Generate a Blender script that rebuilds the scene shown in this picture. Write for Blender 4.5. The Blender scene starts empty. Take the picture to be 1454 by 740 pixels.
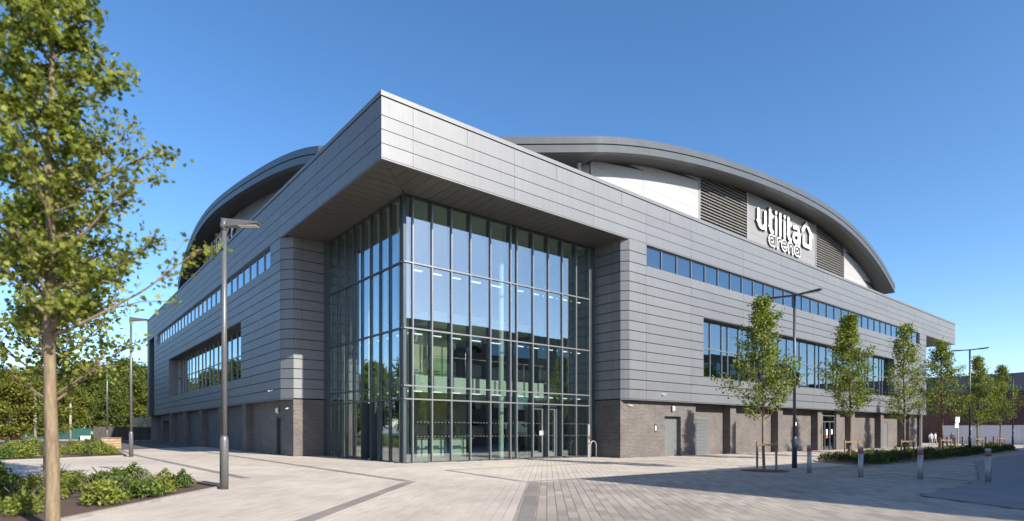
import bpy, bmesh, math, random
import numpy as np
from mathutils import Vector, Matrix

# ------------------------------------------------------------------ camera, sky, sun, exposure
scene = bpy.context.scene
COL = scene.collection
TH = 0.687325639                      # view heading, clockwise from +Y
CAMX, CAMY, CAMZ = -11.129, -22.130, 1.6
FW = Vector((math.sin(TH), math.cos(TH), 0)); RT = Vector((math.cos(TH), -math.sin(TH), 0))
cam_d = bpy.data.cameras.new('camera'); cam = bpy.data.objects.new('camera', cam_d); COL.objects.link(cam)
cam.location = (CAMX, CAMY, CAMZ); cam.rotation_euler = (math.pi/2, 0, -TH)
cam_d.sensor_width = 36; cam_d.lens = 36*824.02/1454; cam_d.shift_y = (611.4-370)/1454
cam_d.clip_start = 0.1; cam_d.clip_end = 5000
cam_d.dof.use_dof = True; cam_d.dof.focus_distance = 23; cam_d.dof.aperture_fstop = 0.46
scene.camera = cam
LIGHT = Vector((-0.144, 1.0, -0.566)).normalized()
SUN_EL = math.asin(-LIGHT.z); SUN_AZ = math.atan2(-LIGHT.x, -LIGHT.y)
world = bpy.data.worlds.new('World'); scene.world = world; world.use_nodes = True
wn = world.node_tree; wn.nodes.clear()
sky = wn.nodes.new('ShaderNodeTexSky'); sky.sky_type = 'NISHITA'; sky.sun_disc = False
sky.sun_elevation = SUN_EL; sky.sun_rotation = SUN_AZ
sky.altitude = 0; sky.air_density = 0.75; sky.dust_density = 0.6; sky.ozone_density = 1.4
bgn = wn.nodes.new('ShaderNodeBackground'); bgn.inputs['Strength'].default_value = 0.130
wo = wn.nodes.new('ShaderNodeOutputWorld')
hs = wn.nodes.new('ShaderNodeHueSaturation'); hs.inputs['Saturation'].default_value = 1.23
wn.links.new(sky.outputs[0], hs.inputs['Color']); wn.links.new(hs.outputs[0], bgn.inputs[0]); wn.links.new(bgn.outputs[0], wo.inputs[0])
sun_d = bpy.data.lights.new('sun', 'SUN'); sun = bpy.data.objects.new('sun', sun_d); COL.objects.link(sun)
sun_d.energy = 5.0; sun_d.angle = math.radians(0.5); sun_d.color = (1.0, 0.905, 0.785)
sun.rotation_euler = LIGHT.to_track_quat('-Z', 'Y').to_euler(); sun.location = (20, -60, 60)
vs = scene.view_settings
vs.view_transform = 'Standard'; vs.look = 'None'; vs.exposure = 1.0; vs.gamma = 1.0; vs.use_curve_mapping = False
scene.render.engine = 'CYCLES'
cy = scene.cycles
cy.use_denoising = True; cy.max_bounces = 8; cy.transparent_max_bounces = 16; cy.glossy_bounces = 4
cy.diffuse_bounces = 2; cy.transmission_bounces = 4; cy.sample_clamp_indirect = 6.0; cy.caustics_reflective = False; cy.caustics_refractive = False

SLOPE = 0.0064                         # the plaza falls gently to the right for drainage
def gz(x, y): return -SLOPE*((x-CAMX)*RT.x + (y-CAMY)*RT.y)
rng = random.Random(7)

# ------------------------------------------------------------------ materials
def nodes_of(name):
    m = bpy.data.materials.new(name); m.use_nodes = True
    nt = m.node_tree; b = nt.nodes['Principled BSDF']
    return m, nt, b
def N(nt, t, **kw):
    n = nt.nodes.new(t)
    for k, v in kw.items(): setattr(n, k, v)
    return n
def math_node(nt, op, a, b=None, c=None):
    n = nt.nodes.new('ShaderNodeMath'); n.operation = op
    for i, v in enumerate((a, b, c)):
        if v is None: continue
        if isinstance(v, (int, float)): n.inputs[i].default_value = v
        else: nt.links.new(v, n.inputs[i])
    return n.outputs[0]
def pos(nt): return nt.nodes.new('ShaderNodeNewGeometry').outputs['Position']
def noise(nt, scale, vec=None, detail=4, rough=0.55):
    n = N(nt, 'ShaderNodeTexNoise'); n.inputs['Scale'].default_value = scale
    n.inputs['Detail'].default_value = detail; n.inputs['Roughness'].default_value = rough
    nt.links.new(vec if vec is not None else pos(nt), n.inputs['Vector']); return n.outputs['Fac']
def ramp(nt, fac, stops):
    r = N(nt, 'ShaderNodeValToRGB'); nt.links.new(fac, r.inputs[0]); el = r.color_ramp.elements
    while len(el) < len(stops): el.new(0.5)
    for e, (p, c) in zip(el, stops): e.position = p; e.color = (*c, 1)
    return r.outputs[0]
def bump(nt, b, h, strength, dist=0.01):
    n = N(nt, 'ShaderNodeBump'); n.inputs['Strength'].default_value = strength; n.inputs['Distance'].default_value = dist
    nt.links.new(h, n.inputs['Height']); nt.links.new(n.outputs[0], b.inputs['Normal'])
def rnd(nt):
    a = N(nt, 'ShaderNodeObjectInfo').outputs['Random']; g = N(nt, 'ShaderNodeNewGeometry').outputs['Random Per Island']
    return math_node(nt, 'FRACT', math_node(nt, 'ADD', a, g))
def jitter(nt, col, r, lo, hi):
    """scale a colour by a random value per piece"""
    f = math_node(nt, 'MULTIPLY_ADD', r, hi-lo, lo)
    m = N(nt, 'ShaderNodeVectorMath', operation='SCALE')
    if isinstance(col, tuple): m.inputs[0].default_value = col
    else: nt.links.new(col, m.inputs[0])
    nt.links.new(f, m.inputs['Scale']); return m.outputs[0]
def plain(name, col, rough=0.5, metal=0.0, var=0.06, nscale=3.0, bstr=0.0, bscale=40.0, spec=0.5):
    m, nt, b = nodes_of(name)
    n = noise(nt, nscale)
    lo = tuple(max(0, c*(1-var)) for c in col); hi = tuple(min(1, c*(1+var)) for c in col)
    nt.links.new(ramp(nt, n, [(0.3, lo), (0.7, hi)]), b.inputs['Base Color'])
    b.inputs['Roughness'].default_value = rough; b.inputs['Metallic'].default_value = metal
    b.inputs['Specular IOR Level'].default_value = spec
    if bstr: bump(nt, b, noise(nt, bscale), bstr)
    return m
def cladding(name, col, rough, metal, var=0.05):
    m, nt, b = nodes_of(name)
    c = jitter(nt, ramp(nt, noise(nt, 0.35, detail=5), [(0.25, tuple(v*0.95 for v in col)), (0.75, tuple(v*1.04 for v in col))]), rnd(nt), 1-var, 1+var)
    mp = N(nt, 'ShaderNodeMapping'); mp.inputs['Scale'].default_value = (5, 5, 0.22); nt.links.new(pos(nt), mp.inputs[0])
    sm = N(nt, 'ShaderNodeMix', data_type='RGBA', blend_type='MULTIPLY'); sm.inputs['Factor'].default_value = 1
    nt.links.new(c, sm.inputs['A']); nt.links.new(ramp(nt, noise(nt, 1.0, mp.outputs[0], 5, 0.6), [(0.3, (0.93, 0.93, 0.92)), (0.6, (1.02, 1.02, 1.02))]), sm.inputs['B'])
    nt.links.new(sm.outputs['Result'], b.inputs['Base Color']); b.inputs['Metallic'].default_value = metal
    r = math_node(nt, 'MULTIPLY_ADD', noise(nt, 1.3), 0.14, rough-0.07); nt.links.new(r, b.inputs['Roughness'])
    bump(nt, b, noise(nt, 0.7, detail=1), 0.22, 0.02)
    return m
def glass(name, tint, base, gloss_tint=(0.9, 0.95, 1.0), wob=0.03):
    m, nt, b = nodes_of(name); nt.nodes.remove(b); out = nt.nodes['Material Output']
    t = N(nt, 'ShaderNodeBsdfTransparent'); t.inputs[0].default_value = (*tint, 1)
    g = N(nt, 'ShaderNodeBsdfGlossy'); g.inputs['Color'].default_value = (*gloss_tint, 1); g.inputs['Roughness'].default_value = 0.004
    bp = N(nt, 'ShaderNodeBump'); bp.inputs['Strength'].default_value = wob; bp.inputs['Distance'].default_value = 0.02
    nt.links.new(noise(nt, 0.45, detail=0), bp.inputs['Height']); nt.links.new(bp.outputs[0], g.inputs['Normal'])
    lw = N(nt, 'ShaderNodeLayerWeight'); lw.inputs['Blend'].default_value = 0.5
    f = math_node(nt, 'POWER', lw.outputs['Facing'], 4.0)
    f = math_node(nt, 'MULTIPLY_ADD', f, 1-base, base)
    mx = N(nt, 'ShaderNodeMixShader'); nt.links.new(f, mx.inputs[0]); nt.links.new(t.outputs[0], mx.inputs[1]); nt.links.new(g.outputs[0], mx.inputs[2])
    nt.links.new(mx.outputs[0], out.inputs[0]); return m
def brick(name, c1, c2, mortar):
    m, nt, b = nodes_of(name)
    sp = N(nt, 'ShaderNodeSeparateXYZ'); nt.links.new(pos(nt), sp.inputs[0])
    u = math_node(nt, 'ADD', sp.outputs[0], sp.outputs[1]); cb = N(nt, 'ShaderNodeCombineXYZ')
    nt.links.new(u, cb.inputs[0]); nt.links.new(sp.outputs[2], cb.inputs[1])
    t = N(nt, 'ShaderNodeTexBrick'); nt.links.new(cb.outputs[0], t.inputs['Vector'])
    t.inputs['Color1'].default_value = (*c1, 1); t.inputs['Color2'].default_value = (*c2, 1); t.inputs['Mortar'].default_value = (*mortar, 1)
    t.inputs['Scale'].default_value = 1.0; t.inputs['Mortar Size'].default_value = 0.014; t.inputs['Mortar Smooth'].default_value = 0.2
    t.inputs['Brick Width'].default_value = 0.25; t.inputs['Row Height'].default_value = 0.085; t.inputs['Bias'].default_value = 0.0
    mx = N(nt, 'ShaderNodeMix', data_type='RGBA', blend_type='MULTIPLY'); mx.inputs['Factor'].default_value = 1.0
    nt.links.new(t.outputs['Color'], mx.inputs['A'])
    nt.links.new(ramp(nt, noise(nt, 0.8, detail=6), [(0.3, (0.76, 0.76, 0.79)), (0.7, (1.12, 1.1, 1.06))]), mx.inputs['B'])
    nt.links.new(mx.outputs['Result'], b.inputs['Base Color']); b.inputs['Roughness'].default_value = 0.75
    bump(nt, b, math_node(nt, 'SUBTRACT', 1.0, t.outputs['Fac']), 0.6, 0.01)
    return m
def paver_mat(name, a, b_, var, rough=0.75):
    m, nt, b = nodes_of(name)
    c = ramp(nt, noise(nt, 0.5, detail=6), [(0.3, a), (0.7, b_)])
    c = jitter(nt, c, rnd(nt), 1-var, 1+var)
    sp = N(nt, 'ShaderNodeMix', data_type='RGBA', blend_type='MULTIPLY'); sp.inputs['Factor'].default_value = 1
    nt.links.new(c, sp.inputs['A']); nt.links.new(ramp(nt, noise(nt, 45, detail=3), [(0.3, (0.88, 0.88, 0.88)), (0.7, (1.08, 1.08, 1.08))]), sp.inputs['B'])
    st = N(nt, 'ShaderNodeMix', data_type='RGBA', blend_type='MULTIPLY'); st.inputs['Factor'].default_value = 1
    nt.links.new(sp.outputs['Result'], st.inputs['A']); nt.links.new(ramp(nt, noise(nt, 0.13, detail=8, rough=0.65), [(0.38, (0.84, 0.84, 0.85)), (0.56, (1.03, 1.03, 1.02))]), st.inputs['B'])
    gm = N(nt, 'ShaderNodeMix', data_type='RGBA', blend_type='MULTIPLY'); gm.inputs['Factor'].default_value = 1
    nt.links.new(st.outputs['Result'], gm.inputs['A']); vo = N(nt, 'ShaderNodeTexVoronoi'); vo.inputs['Scale'].default_value = 1.6; nt.links.new(pos(nt), vo.inputs['Vector'])
    nt.links.new(ramp(nt, vo.outputs['Distance'], [(0.03, (0.72, 0.71, 0.70)), (0.055, (1, 1, 1))]), gm.inputs['B'])
    nt.links.new(gm.outputs['Result'], b.inputs['Base Color']); b.inputs['Roughness'].default_value = rough
    bump(nt, b, noise(nt, 60), 0.25, 0.004); return m
def leaf_mat(name, dark, light, trans=0.35):
    m, nt, b = nodes_of(name); nt.nodes.remove(b); out = nt.nodes['Material Output']
    c = ramp(nt, rnd(nt), [(0.0, dark), (0.55, tuple((d+l)/2 for d, l in zip(dark, light))), (1.0, light)])
    d = N(nt, 'ShaderNodeBsdfPrincipled'); d.inputs['Roughness'].default_value = 0.55; d.inputs['Specular IOR Level'].default_value = 0.3
    t = N(nt, 'ShaderNodeBsdfTranslucent'); mx = N(nt, 'ShaderNodeMixShader'); mx.inputs[0].default_value = trans
    nt.links.new(c, d.inputs['Base Color'])
    tc = N(nt, 'ShaderNodeMix', data_type='RGBA', blend_type='MULTIPLY'); tc.inputs['Factor'].default_value = 1
    tc.inputs['B'].default_value = (1.5, 1.6, 0.6, 1); nt.links.new(c, tc.inputs['A']); nt.links.new(tc.outputs['Result'], t.inputs['Color'])
    nt.links.new(d.outputs[0], mx.inputs[1]); nt.links.new(t.outputs[0], mx.inputs[2]); nt.links.new(mx.outputs[0], out.inputs[0]); return m
def bark(name, a, b_):
    m, nt, b = nodes_of(name); mp = N(nt, 'ShaderNodeMapping'); mp.inputs['Scale'].default_value = (14, 14, 3)
    nt.links.new(pos(nt), mp.inputs[0]); n = noise(nt, 1.5, mp.outputs[0], 6, 0.65)
    nt.links.new(ramp(nt, n, [(0.3, a), (0.7, b_)]), b.inputs['Base Color']); b.inputs['Roughness'].default_value = 0.85
    bump(nt, b, n, 0.6, 0.01); return m
def emit(name, col, s):
    m, nt, b = nodes_of(name); b.inputs['Base Color'].default_value = (*col, 1)
    b.inputs['Emission Color'].default_value = (*col, 1); b.inputs['Emission Strength'].default_value = s; return m

M = {}
M['clad'] = cladding('cladding_metal', (0.152, 0.163, 0.177), 0.53, 0.33)
M['clad_roof'] = cladding('roof_edge_metal', (0.088, 0.099, 0.108), 0.46, 0.4, 0.02)
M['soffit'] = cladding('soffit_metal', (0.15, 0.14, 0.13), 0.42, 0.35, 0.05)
M['roof_soffit'] = plain('roof_soffit', (0.08, 0.078, 0.076), 0.6, 0.2)
M['joint'] = plain('joint_dark', (0.035, 0.037, 0.04), 0.8)
M['white_panel'] = plain('white_panel', (0.30, 0.31, 0.322), 0.45, 0.0, 0.03, 0.4)
M['sign_panel'] = plain('sign_panel', (0.185, 0.192, 0.20), 0.45, 0.0, 0.04, 0.4)
M['louvre'] = plain('louvre_metal', (0.19, 0.187, 0.175), 0.5, 0.2)
M['frame_l'] = plain('aluminium_frame', (0.19, 0.20, 0.21), 0.4, 0.5)
M['frame_d'] = plain('dark_frame', (0.045, 0.058, 0.068), 0.45, 0.2)
M['fin'] = plain('fin_metal', (0.06, 0.08, 0.09), 0.4, 0.2)
M['glass'] = glass('curtain_glass', (0.78, 0.86, 0.83), 0.25)
M['win'] = glass('coated_glass', (0.30, 0.40, 0.44), 0.24, (0.8, 0.92, 1.0))
M['inglass'] = glass('balustrade_glass', (0.78, 0.9, 0.86), 0.06)
M['brick'] = brick('grey_brown_brick', (0.066, 0.060, 0.058), (0.118, 0.105, 0.101), (0.15, 0.139, 0.132))
M['redbrick'] = brick('red_brick', (0.15, 0.05, 0.037), (0.20, 0.068, 0.05), (0.2, 0.13, 0.11))
M['brownbrick'] = brick('brown_brick', (0.17, 0.11, 0.08), (0.22, 0.14, 0.1), (0.25, 0.2, 0.17))
M['door_grey'] = plain('door_grey', (0.135, 0.147, 0.152), 0.4, 0.1)
M['steel'] = plain('brushed_steel', (0.33, 0.33, 0.325), 0.5, 0.45, 0.06, 8)
M['pole'] = plain('lamp_pole_grey', (0.12, 0.127, 0.13), 0.42, 0.35)
M['pole_dark'] = plain('lamp_pole_dark', (0.055, 0.06, 0.07), 0.42, 0.3)
M['pole_blue'] = plain('lamp_sleeve_blue', (0.022, 0.035, 0.08), 0.4, 0.1)
M['lens'] = plain('lamp_lens', (0.6, 0.58, 0.5), 0.25)
M['red'] = plain('red_reflective', (0.5, 0.035, 0.03), 0.4)
M['white'] = plain('white_paint', (0.8, 0.8, 0.79), 0.4, 0, 0.03)
M['letter_side'] = plain('letter_return', (0.09, 0.09, 0.095), 0.5)
M['letter_dark'] = plain('letter_dark', (0.045, 0.045, 0.05), 0.5)
M['timber'] = plain('treated_timber', (0.20, 0.135, 0.075), 0.75, 0, 0.25, 6, 0.3, 30)
M['timber_pale'] = plain('pale_timber', (0.42, 0.31, 0.19), 0.75, 0, 0.18, 5, 0.2, 30)
M['soil'] = plain('bark_mulch', (0.075, 0.045, 0.028), 0.95, 0, 0.5, 25, 0.9, 30)
M['kerb'] = plain('kerb_stone', (0.27, 0.25, 0.235), 0.8, 0, 0.12, 4, 0.2, 60)
M['bed_sand'] = plain('joint_sand', (0.09, 0.08, 0.07), 0.95, 0, 0.2, 5)
M['paver_light'] = paver_mat('light_paver', (0.415, 0.369, 0.315), (0.47, 0.42, 0.362), 0.07)
M['paver_grey'] = paver_mat('grey_paver', (0.27, 0.236, 0.20), (0.335, 0.294, 0.252), 0.19)
M['paver_dark'] = paver_mat('dark_paver', (0.18, 0.161, 0.146), (0.225, 0.202, 0.184), 0.12)
M['ground'] = paver_mat('distant_paving', (0.36, 0.32, 0.285), (0.42, 0.375, 0.334), 0.0)
M['asphalt'] = plain('asphalt', (0.055, 0.056, 0.06), 0.9, 0, 0.2, 2, 0.4, 50)
M['concrete'] = plain('concrete_road', (0.19, 0.185, 0.185), 0.85, 0, 0.12, 0.8, 0.2, 40)
M['grass'] = plain('grass', (0.065, 0.10, 0.022), 0.95, 0, 0.35, 3, 0.8, 20)
M['leaf_near'] = leaf_mat('near_leaf', (0.05, 0.082, 0.012), (0.235, 0.255, 0.04), 0.35)
M['leaf_mid'] = leaf_mat('young_tree_leaf', (0.062, 0.10, 0.018), (0.24, 0.275, 0.05))
M['leaf_far'] = leaf_mat('far_leaf', (0.038, 0.066, 0.012), (0.125, 0.15, 0.028), 0.28)
M['leaf_yel'] = leaf_mat('yellow_leaf', (0.07, 0.09, 0.012), (0.17, 0.18, 0.028), 0.3)
M['leaf_shrub'] = leaf_mat('shrub_leaf', (0.03, 0.065, 0.013), (0.13, 0.19, 0.035), 0.3)
M['leaf_shrub2'] = leaf_mat('light_shrub_leaf', (0.09, 0.13, 0.02), (0.27, 0.30, 0.05), 0.35)
M['leaf_dark'] = leaf_mat('dark_shrub_leaf', (0.025, 0.045, 0.012), (0.09, 0.10, 0.035), 0.25)
M['bark_pale'] = bark('pale_bark', (0.10, 0.075, 0.045), (0.235, 0.18, 0.115))
M['bark_dark'] = bark('dark_bark', (0.07, 0.052, 0.036), (0.16, 0.12, 0.08))
M['cream'] = plain('cream_wall', (0.62, 0.58, 0.44), 0.8)
M['inner_white'] = plain('inner_white', (0.72, 0.76, 0.70), 0.7)
M['inner_dark'] = plain('inner_dark', (0.03, 0.035, 0.05), 0.8)
M['inner_grey'] = plain('inner_grey', (0.20, 0.22, 0.22), 0.8)
M['floor_in'] = plain('lobby_floor', (0.22, 0.22, 0.21), 0.35)
M['lamp_on'] = emit('lit_tube', (0.93, 1.0, 0.93), 0.6)
M['orange'] = plain('orange_plastic', (0.75, 0.13, 0.04), 0.5)
M['teal'] = plain('teal_hoarding', (0.03, 0.12, 0.105), 0.7)
M['tyre'] = plain('tyre_rubber', (0.02, 0.02, 0.02), 0.8)
M['blue'] = plain('blue_sign', (0.03, 0.12, 0.3), 0.5)
M['rock'] = plain('sandstone', (0.36, 0.27, 0.16), 0.9, 0, 0.4, 1.2, 0.8, 3)
M['darkfence'] = plain('weathered_fence', (0.05, 0.045, 0.04), 0.85, 0, 0.3, 3)
M['skin'] = plain('skin', (0.5, 0.32, 0.24), 0.6)
M['hair'] = plain('hair', (0.03, 0.02, 0.015), 0.6)

# ------------------------------------------------------------------ mesh helpers
class MB:
    def __init__(s): s.v = []; s.f = []; s.mi = []; s.cur = 0
    def quad(s, *p):
        i = len(s.v); s.v += [tuple(q) for q in p]; s.f.append(tuple(range(i, i+len(p)))); s.mi.append(s.cur)
    def box(s, x0, x1, y0, y1, z0, z1):
        i = len(s.v)
        s.v += [(x0,y0,z0),(x1,y0,z0),(x1,y1,z0),(x0,y1,z0),(x0,y0,z1),(x1,y0,z1),(x1,y1,z1),(x0,y1,z1)]
        for f in ((3,2,1,0),(4,5,6,7),(0,1,5,4),(1,2,6,5),(2,3,7,6),(3,0,4,7)): s.f.append(tuple(i+k for k in f)); s.mi.append(s.cur)
        return s
    def prism(s, pts, z0, z1):
        """plan polygon extruded between heights (numbers or per-point lists)"""
        a = sum(pts[k][0]*pts[(k+1) % len(pts)][1]-pts[(k+1) % len(pts)][0]*pts[k][1] for k in range(len(pts)))
        n = len(pts); zb = [z0]*n if not hasattr(z0, '__len__') else list(z0); zt = [z1]*n if not hasattr(z1, '__len__') else list(z1)
        q = list(zip(pts, zb, zt))
        if a < 0: q.reverse()
        i = len(s.v)
        s.v += [(p[0], p[1], b) for p, b, t in q] + [(p[0], p[1], t) for p, b, t in q]
        s.f.append(tuple(i+k for k in reversed(range(n)))); s.f.append(tuple(i+n+k for k in range(n))); s.mi += [s.cur]*2
        for k in range(n):
            l = (k+1) % n; s.f.append((i+k, i+l, i+n+l, i+n+k)); s.mi.append(s.cur)
        return s
    def hexa(s, b, t):
        """bottom quad and top quad, both counter-clockwise from above"""
        i = len(s.v); s.v += [tuple(q) for q in b]+[tuple(q) for q in t]
        for f in ((3,2,1,0),(4,5,6,7),(0,1,5,4),(1,2,6,5),(2,3,7,6),(3,0,4,7)): s.f.append(tuple(i+k for k in f)); s.mi.append(s.cur)
        return s
    def tube(s, pts, rad, n=8, cap=True):
        pts = [Vector(p) for p in pts]; i0 = len(s.v); prev = None
        for k, p in enumerate(pts):
            d = (pts[min(k+1, len(pts)-1)]-pts[max(k-1, 0)]).normalized()
            if prev is None:
                ax = Vector((1,0,0)) if abs(d.x) < 0.9 else Vector((0,1,0)); u = d.cross(ax).normalized()
            else:
                u = (prev-d*prev.dot(d)).normalized()
            prev = u; w = d.cross(u); r = rad[k] if hasattr(rad, '__len__') else rad
            for j in range(n):
                a = 2*math.pi*j/n; q = p+u*(r*math.cos(a))+w*(r*math.sin(a)); s.v.append((q.x, q.y, q.z))
        for k in range(len(pts)-1):
            for j in range(n):
                a = i0+k*n+j; b = i0+k*n+(j+1) % n; s.f.append((a, b, b+n, a+n)); s.mi.append(s.cur)
        if cap:
            s.f.append(tuple(i0+j for j in reversed(range(n)))); e = i0+(len(pts)-1)*n
            s.f.append(tuple(e+j for j in range(n))); s.mi += [s.cur]*2
        return s
    def mesh(s, name, mats, smooth=False):
        me = bpy.data.meshes.new(name); me.from_pydata(s.v, [], s.f)
        for m in (mats if isinstance(mats, (list, tuple)) else [mats]): me.materials.append(M[m] if isinstance(m, str) else m)
        if any(s.mi): me.polygons.foreach_set('material_index', s.mi)
        if smooth: me.polygons.foreach_set('use_smooth', [True]*len(me.polygons))
        me.update(); return me
    def build(s, name, mats, parent=None, smooth=False, loc=None, **tagkw):
        return link(name, s.mesh(name, mats, smooth), parent, loc, **tagkw)
def link(name, me, parent=None, loc=None, **kw):
    o = bpy.data.objects.new(name, me); COL.objects.link(o); o.parent = parent
    if loc is not None: o.location = loc
    tag(o, **kw); return o
def tag(o, label=None, cat=None, group=None, kind=None):
    if label: o['label'] = label
    if cat: o['category'] = cat
    if group: o['group'] = group
    if kind: o['kind'] = kind
    return o
def empty(name, loc=(0,0,0), rz=0, **kw):
    o = bpy.data.objects.new(name, None); COL.objects.link(o); o.location = loc; o.rotation_euler = (0,0,rz)
    o.empty_display_size = 0.3; return tag(o, **kw)
_unit = {}
def bpart(name, mat, parent, x0, x1, y0, y1, z0, z1):
    """a box piece sharing one unit mesh per material"""
    if mat not in _unit: _unit[mat] = MB().box(-.5,.5,-.5,.5,-.5,.5).mesh('unit_'+mat, mat)
    o = bpy.data.objects.new(name, _unit[mat]); COL.objects.link(o); o.parent = parent
    o.location = ((x0+x1)/2, (y0+y1)/2, (z0+z1)/2); o.scale = (x1-x0, y1-y0, z1-z0); return o
def copy_tree(o, parent=None):
    c = o.copy(); COL.objects.link(c); c.parent = parent
    for ch in list(o.children): copy_tree(ch, c)
    return c
def inpoly(x, y, P):
    r = False; j = len(P)-1
    for i in range(len(P)):
        if (P[i][1] > y) != (P[j][1] > y) and x < (P[j][0]-P[i][0])*(y-P[i][1])/(P[j][1]-P[i][1])+P[i][0]: r = not r
        j = i
    return r
def sheet(P, dz, mb=None):
    mb = mb or MB()
    a = sum(P[k][0]*P[(k+1) % len(P)][1]-P[(k+1) % len(P)][0]*P[k][1] for k in range(len(P)))
    Q = P if a > 0 else P[::-1]
    mb.quad(*[(x, y, gz(x, y)+dz) for x, y in Q]); return mb
def strip(pts, w, dz, mb=None):
    """flat band along a polyline, mitred"""
    mb = mb or MB(); L = []; R_ = []
    for k, p in enumerate(pts):
        a = Vector(pts[max(k-1, 0)]); b = Vector(pts[min(k+1, len(pts)-1)]); p = Vector(p)
        if 0 < k < len(pts)-1:
            d1 = (p-a).normalized(); d2 = (b-p).normalized(); n1 = Vector((-d1.y, d1.x)); n2 = Vector((-d2.y, d2.x)); n = (n1+n2).normalized()
            n = n/max(0.35, n.dot(n1))
        else:
            d = (b-a).normalized(); n = Vector((-d.y, d.x))
        L.append(p+n*w/2); R_.append(p-n*w/2)
    for k in range(len(pts)-1):
        mb.quad(*[(q.x, q.y, gz(q.x, q.y)+dz) for q in (R_[k], R_[k+1], L[k+1], L[k])])
    return mb

# ------------------------------------------------------------------ the setting: ground, paving, roads, beds
G0 = 2500
sheet([(-G0,-G0),(G0,-G0),(G0,G0),(-G0,G0)], -0.012).build('ground', 'ground', kind='structure')
BED_NEAR = [(-7.05,-4.75),(-10.8,-9.65),(-16,-16.5),(-20,-12),(-13.5,-3.2),(-10.3,0.0),(-7.3,-3.2)]
BED_FAR = [(-7.1,17.3),(-12.2,14.2),(-15.5,20),(-14,31),(-7.2,44),(-6.6,30)]
BED_RIGHT = [(21.6,-8.2),(19.1,-11.75),(28.7,-11.9),(60,-10.4),(82,-5.2),(78,-4.6),(42,-6.9),(28,-6.5)]
ROAD_R = [(6.2,-17.3),(13.1,-17.1),(30,-13.4),(60,-12.1),(84,-6.6),(130,-8),(160,-40),(60,-60),(4.6,-19.9)]
ROAD_L = [(-17.5,22),(-15.0,60),(-14.5,84),(-40,84),(-60,20)]
sheet(ROAD_R, 0.020).build('road', 'concrete', kind='structure')
sheet(ROAD_L, 0.004).build('road', 'asphalt', kind='structure')
sheet([(-60,84),(2,78),(2,66.5),(60,75),(60,110),(-60,140)], 0.0).build('grass_verge', 'grass', kind='structure')
# block paving: real blocks, joints recessed
AX = math.radians(42.85); PF = Vector((math.sin(AX), math.cos(AX))); PR = Vector((math.cos(AX), -math.sin(AX)))
P0 = Vector((0.63, -8.56))
GREY = [(0.63,-8.56),(-20,-30.8),(60,-60),(60,-10.6),(14.0,-10.6),(7.9,-9.0)]
PAVED = [(-22,-20),(-8,-24),(6,-30),(70,-40),(74,0.3),(15.6,0.4),(15.6,2.4),(2.4,2.4),(2.4,12.1),(0.45,12.1),(0.6,66),(-18,66),(-24,10)]
sheet(PAVED, -0.006).build('paving_bed', 'bed_sand', kind='structure')
paving = bpy.data.objects.new('block_paving', None); COL.objects.link(paving); paving['kind'] = 'structure'
stuffs = {'paver_light': MB(), 'paver_grey': MB()}; cand = []
def depth_lat(x, y):
    dx, dy = x-CAMX, y-CAMY; return dx*FW.x+dy*FW.y, dx*RT.x+dy*RT.y
W1 = 0.20
for i in range(-150, 330):
    s0 = i*W1; t = -14+(i*0.37 % 0.6)
    while t < 85:
        near = t < 20
        L = (0.45+0.3*rng.random()) if near else 1.2
        s_, t_ = s0+W1/2, t+L/2; t += L
        c = P0+PR*s_+PF*t_
        d, la = depth_lat(c.x, c.y)
        if d < 7.5 or d > 75 or abs(la) > 0.95*d+3.5: continue
        if not inpoly(c.x, c.y, PAVED): continue
        if inpoly(c.x, c.y, BED_NEAR) or inpoly(c.x, c.y, BED_FAR) or inpoly(c.x, c.y, BED_RIGHT) or inpoly(c.x, c.y, ROAD_R): continue
        grey = inpoly(c.x, c.y, GREY); h = 0.004*rng.random()
        g = 0.006
        cs = [P0+PR*(s0+a)+PF*(t_+b) for a, b in ((g,-L/2+g),(W1-g,-L/2+g),(W1-g,L/2-g),(g,L/2-g))]
        rec = ('paver_grey' if grey else 'paver_light', c, L, h, cs)
        if 10.0 < d < 13.6 and abs(la) < 0.88*d: cand.append((d, rec))
        else: cand.append((99+d, rec))
cand.sort(key=lambda q: q[0])
sel = [q[1] for q in cand if q[0] < 99]
light = [r for r in sel if r[0] == 'paver_light'][:150]; grey_ = [r for r in sel if r[0] == 'paver_grey'][:150]
chosen = set(id(r) for r in light+grey_)
pm = {k: MB().box(-.5,.5,-.5,.5,-.03,0).mesh('block', k) for k in ('paver_light', 'paver_grey')}
for _, r in cand:
    mat, c, L, h, cs = r
    if id(r) in chosen:
        o = link('paver', pm[mat], paving, (c.x, c.y, gz(c.x, c.y)+0.006+h)); o.rotation_euler = (0, 0, -AX); o.scale = (W1-0.009, L-0.009, 1)
    else:
        mb = stuffs[mat]; top = [(q.x, q.y, gz(q.x, q.y)+0.006+h) for q in cs]; bot = [(x, y, z-0.02) for x, y, z in top]
        i = len(mb.v); mb.v += bot+top
        for f in ((4,5,6,7),(0,1,5,4),(1,2,6,5),(2,3,7,6),(3,0,4,7)): mb.f.append(tuple(i+k for k in f)); mb.mi.append(0)
for k, mb in stuffs.items(): mb.build('paver_field', k, paving, kind='stuff')
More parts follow.
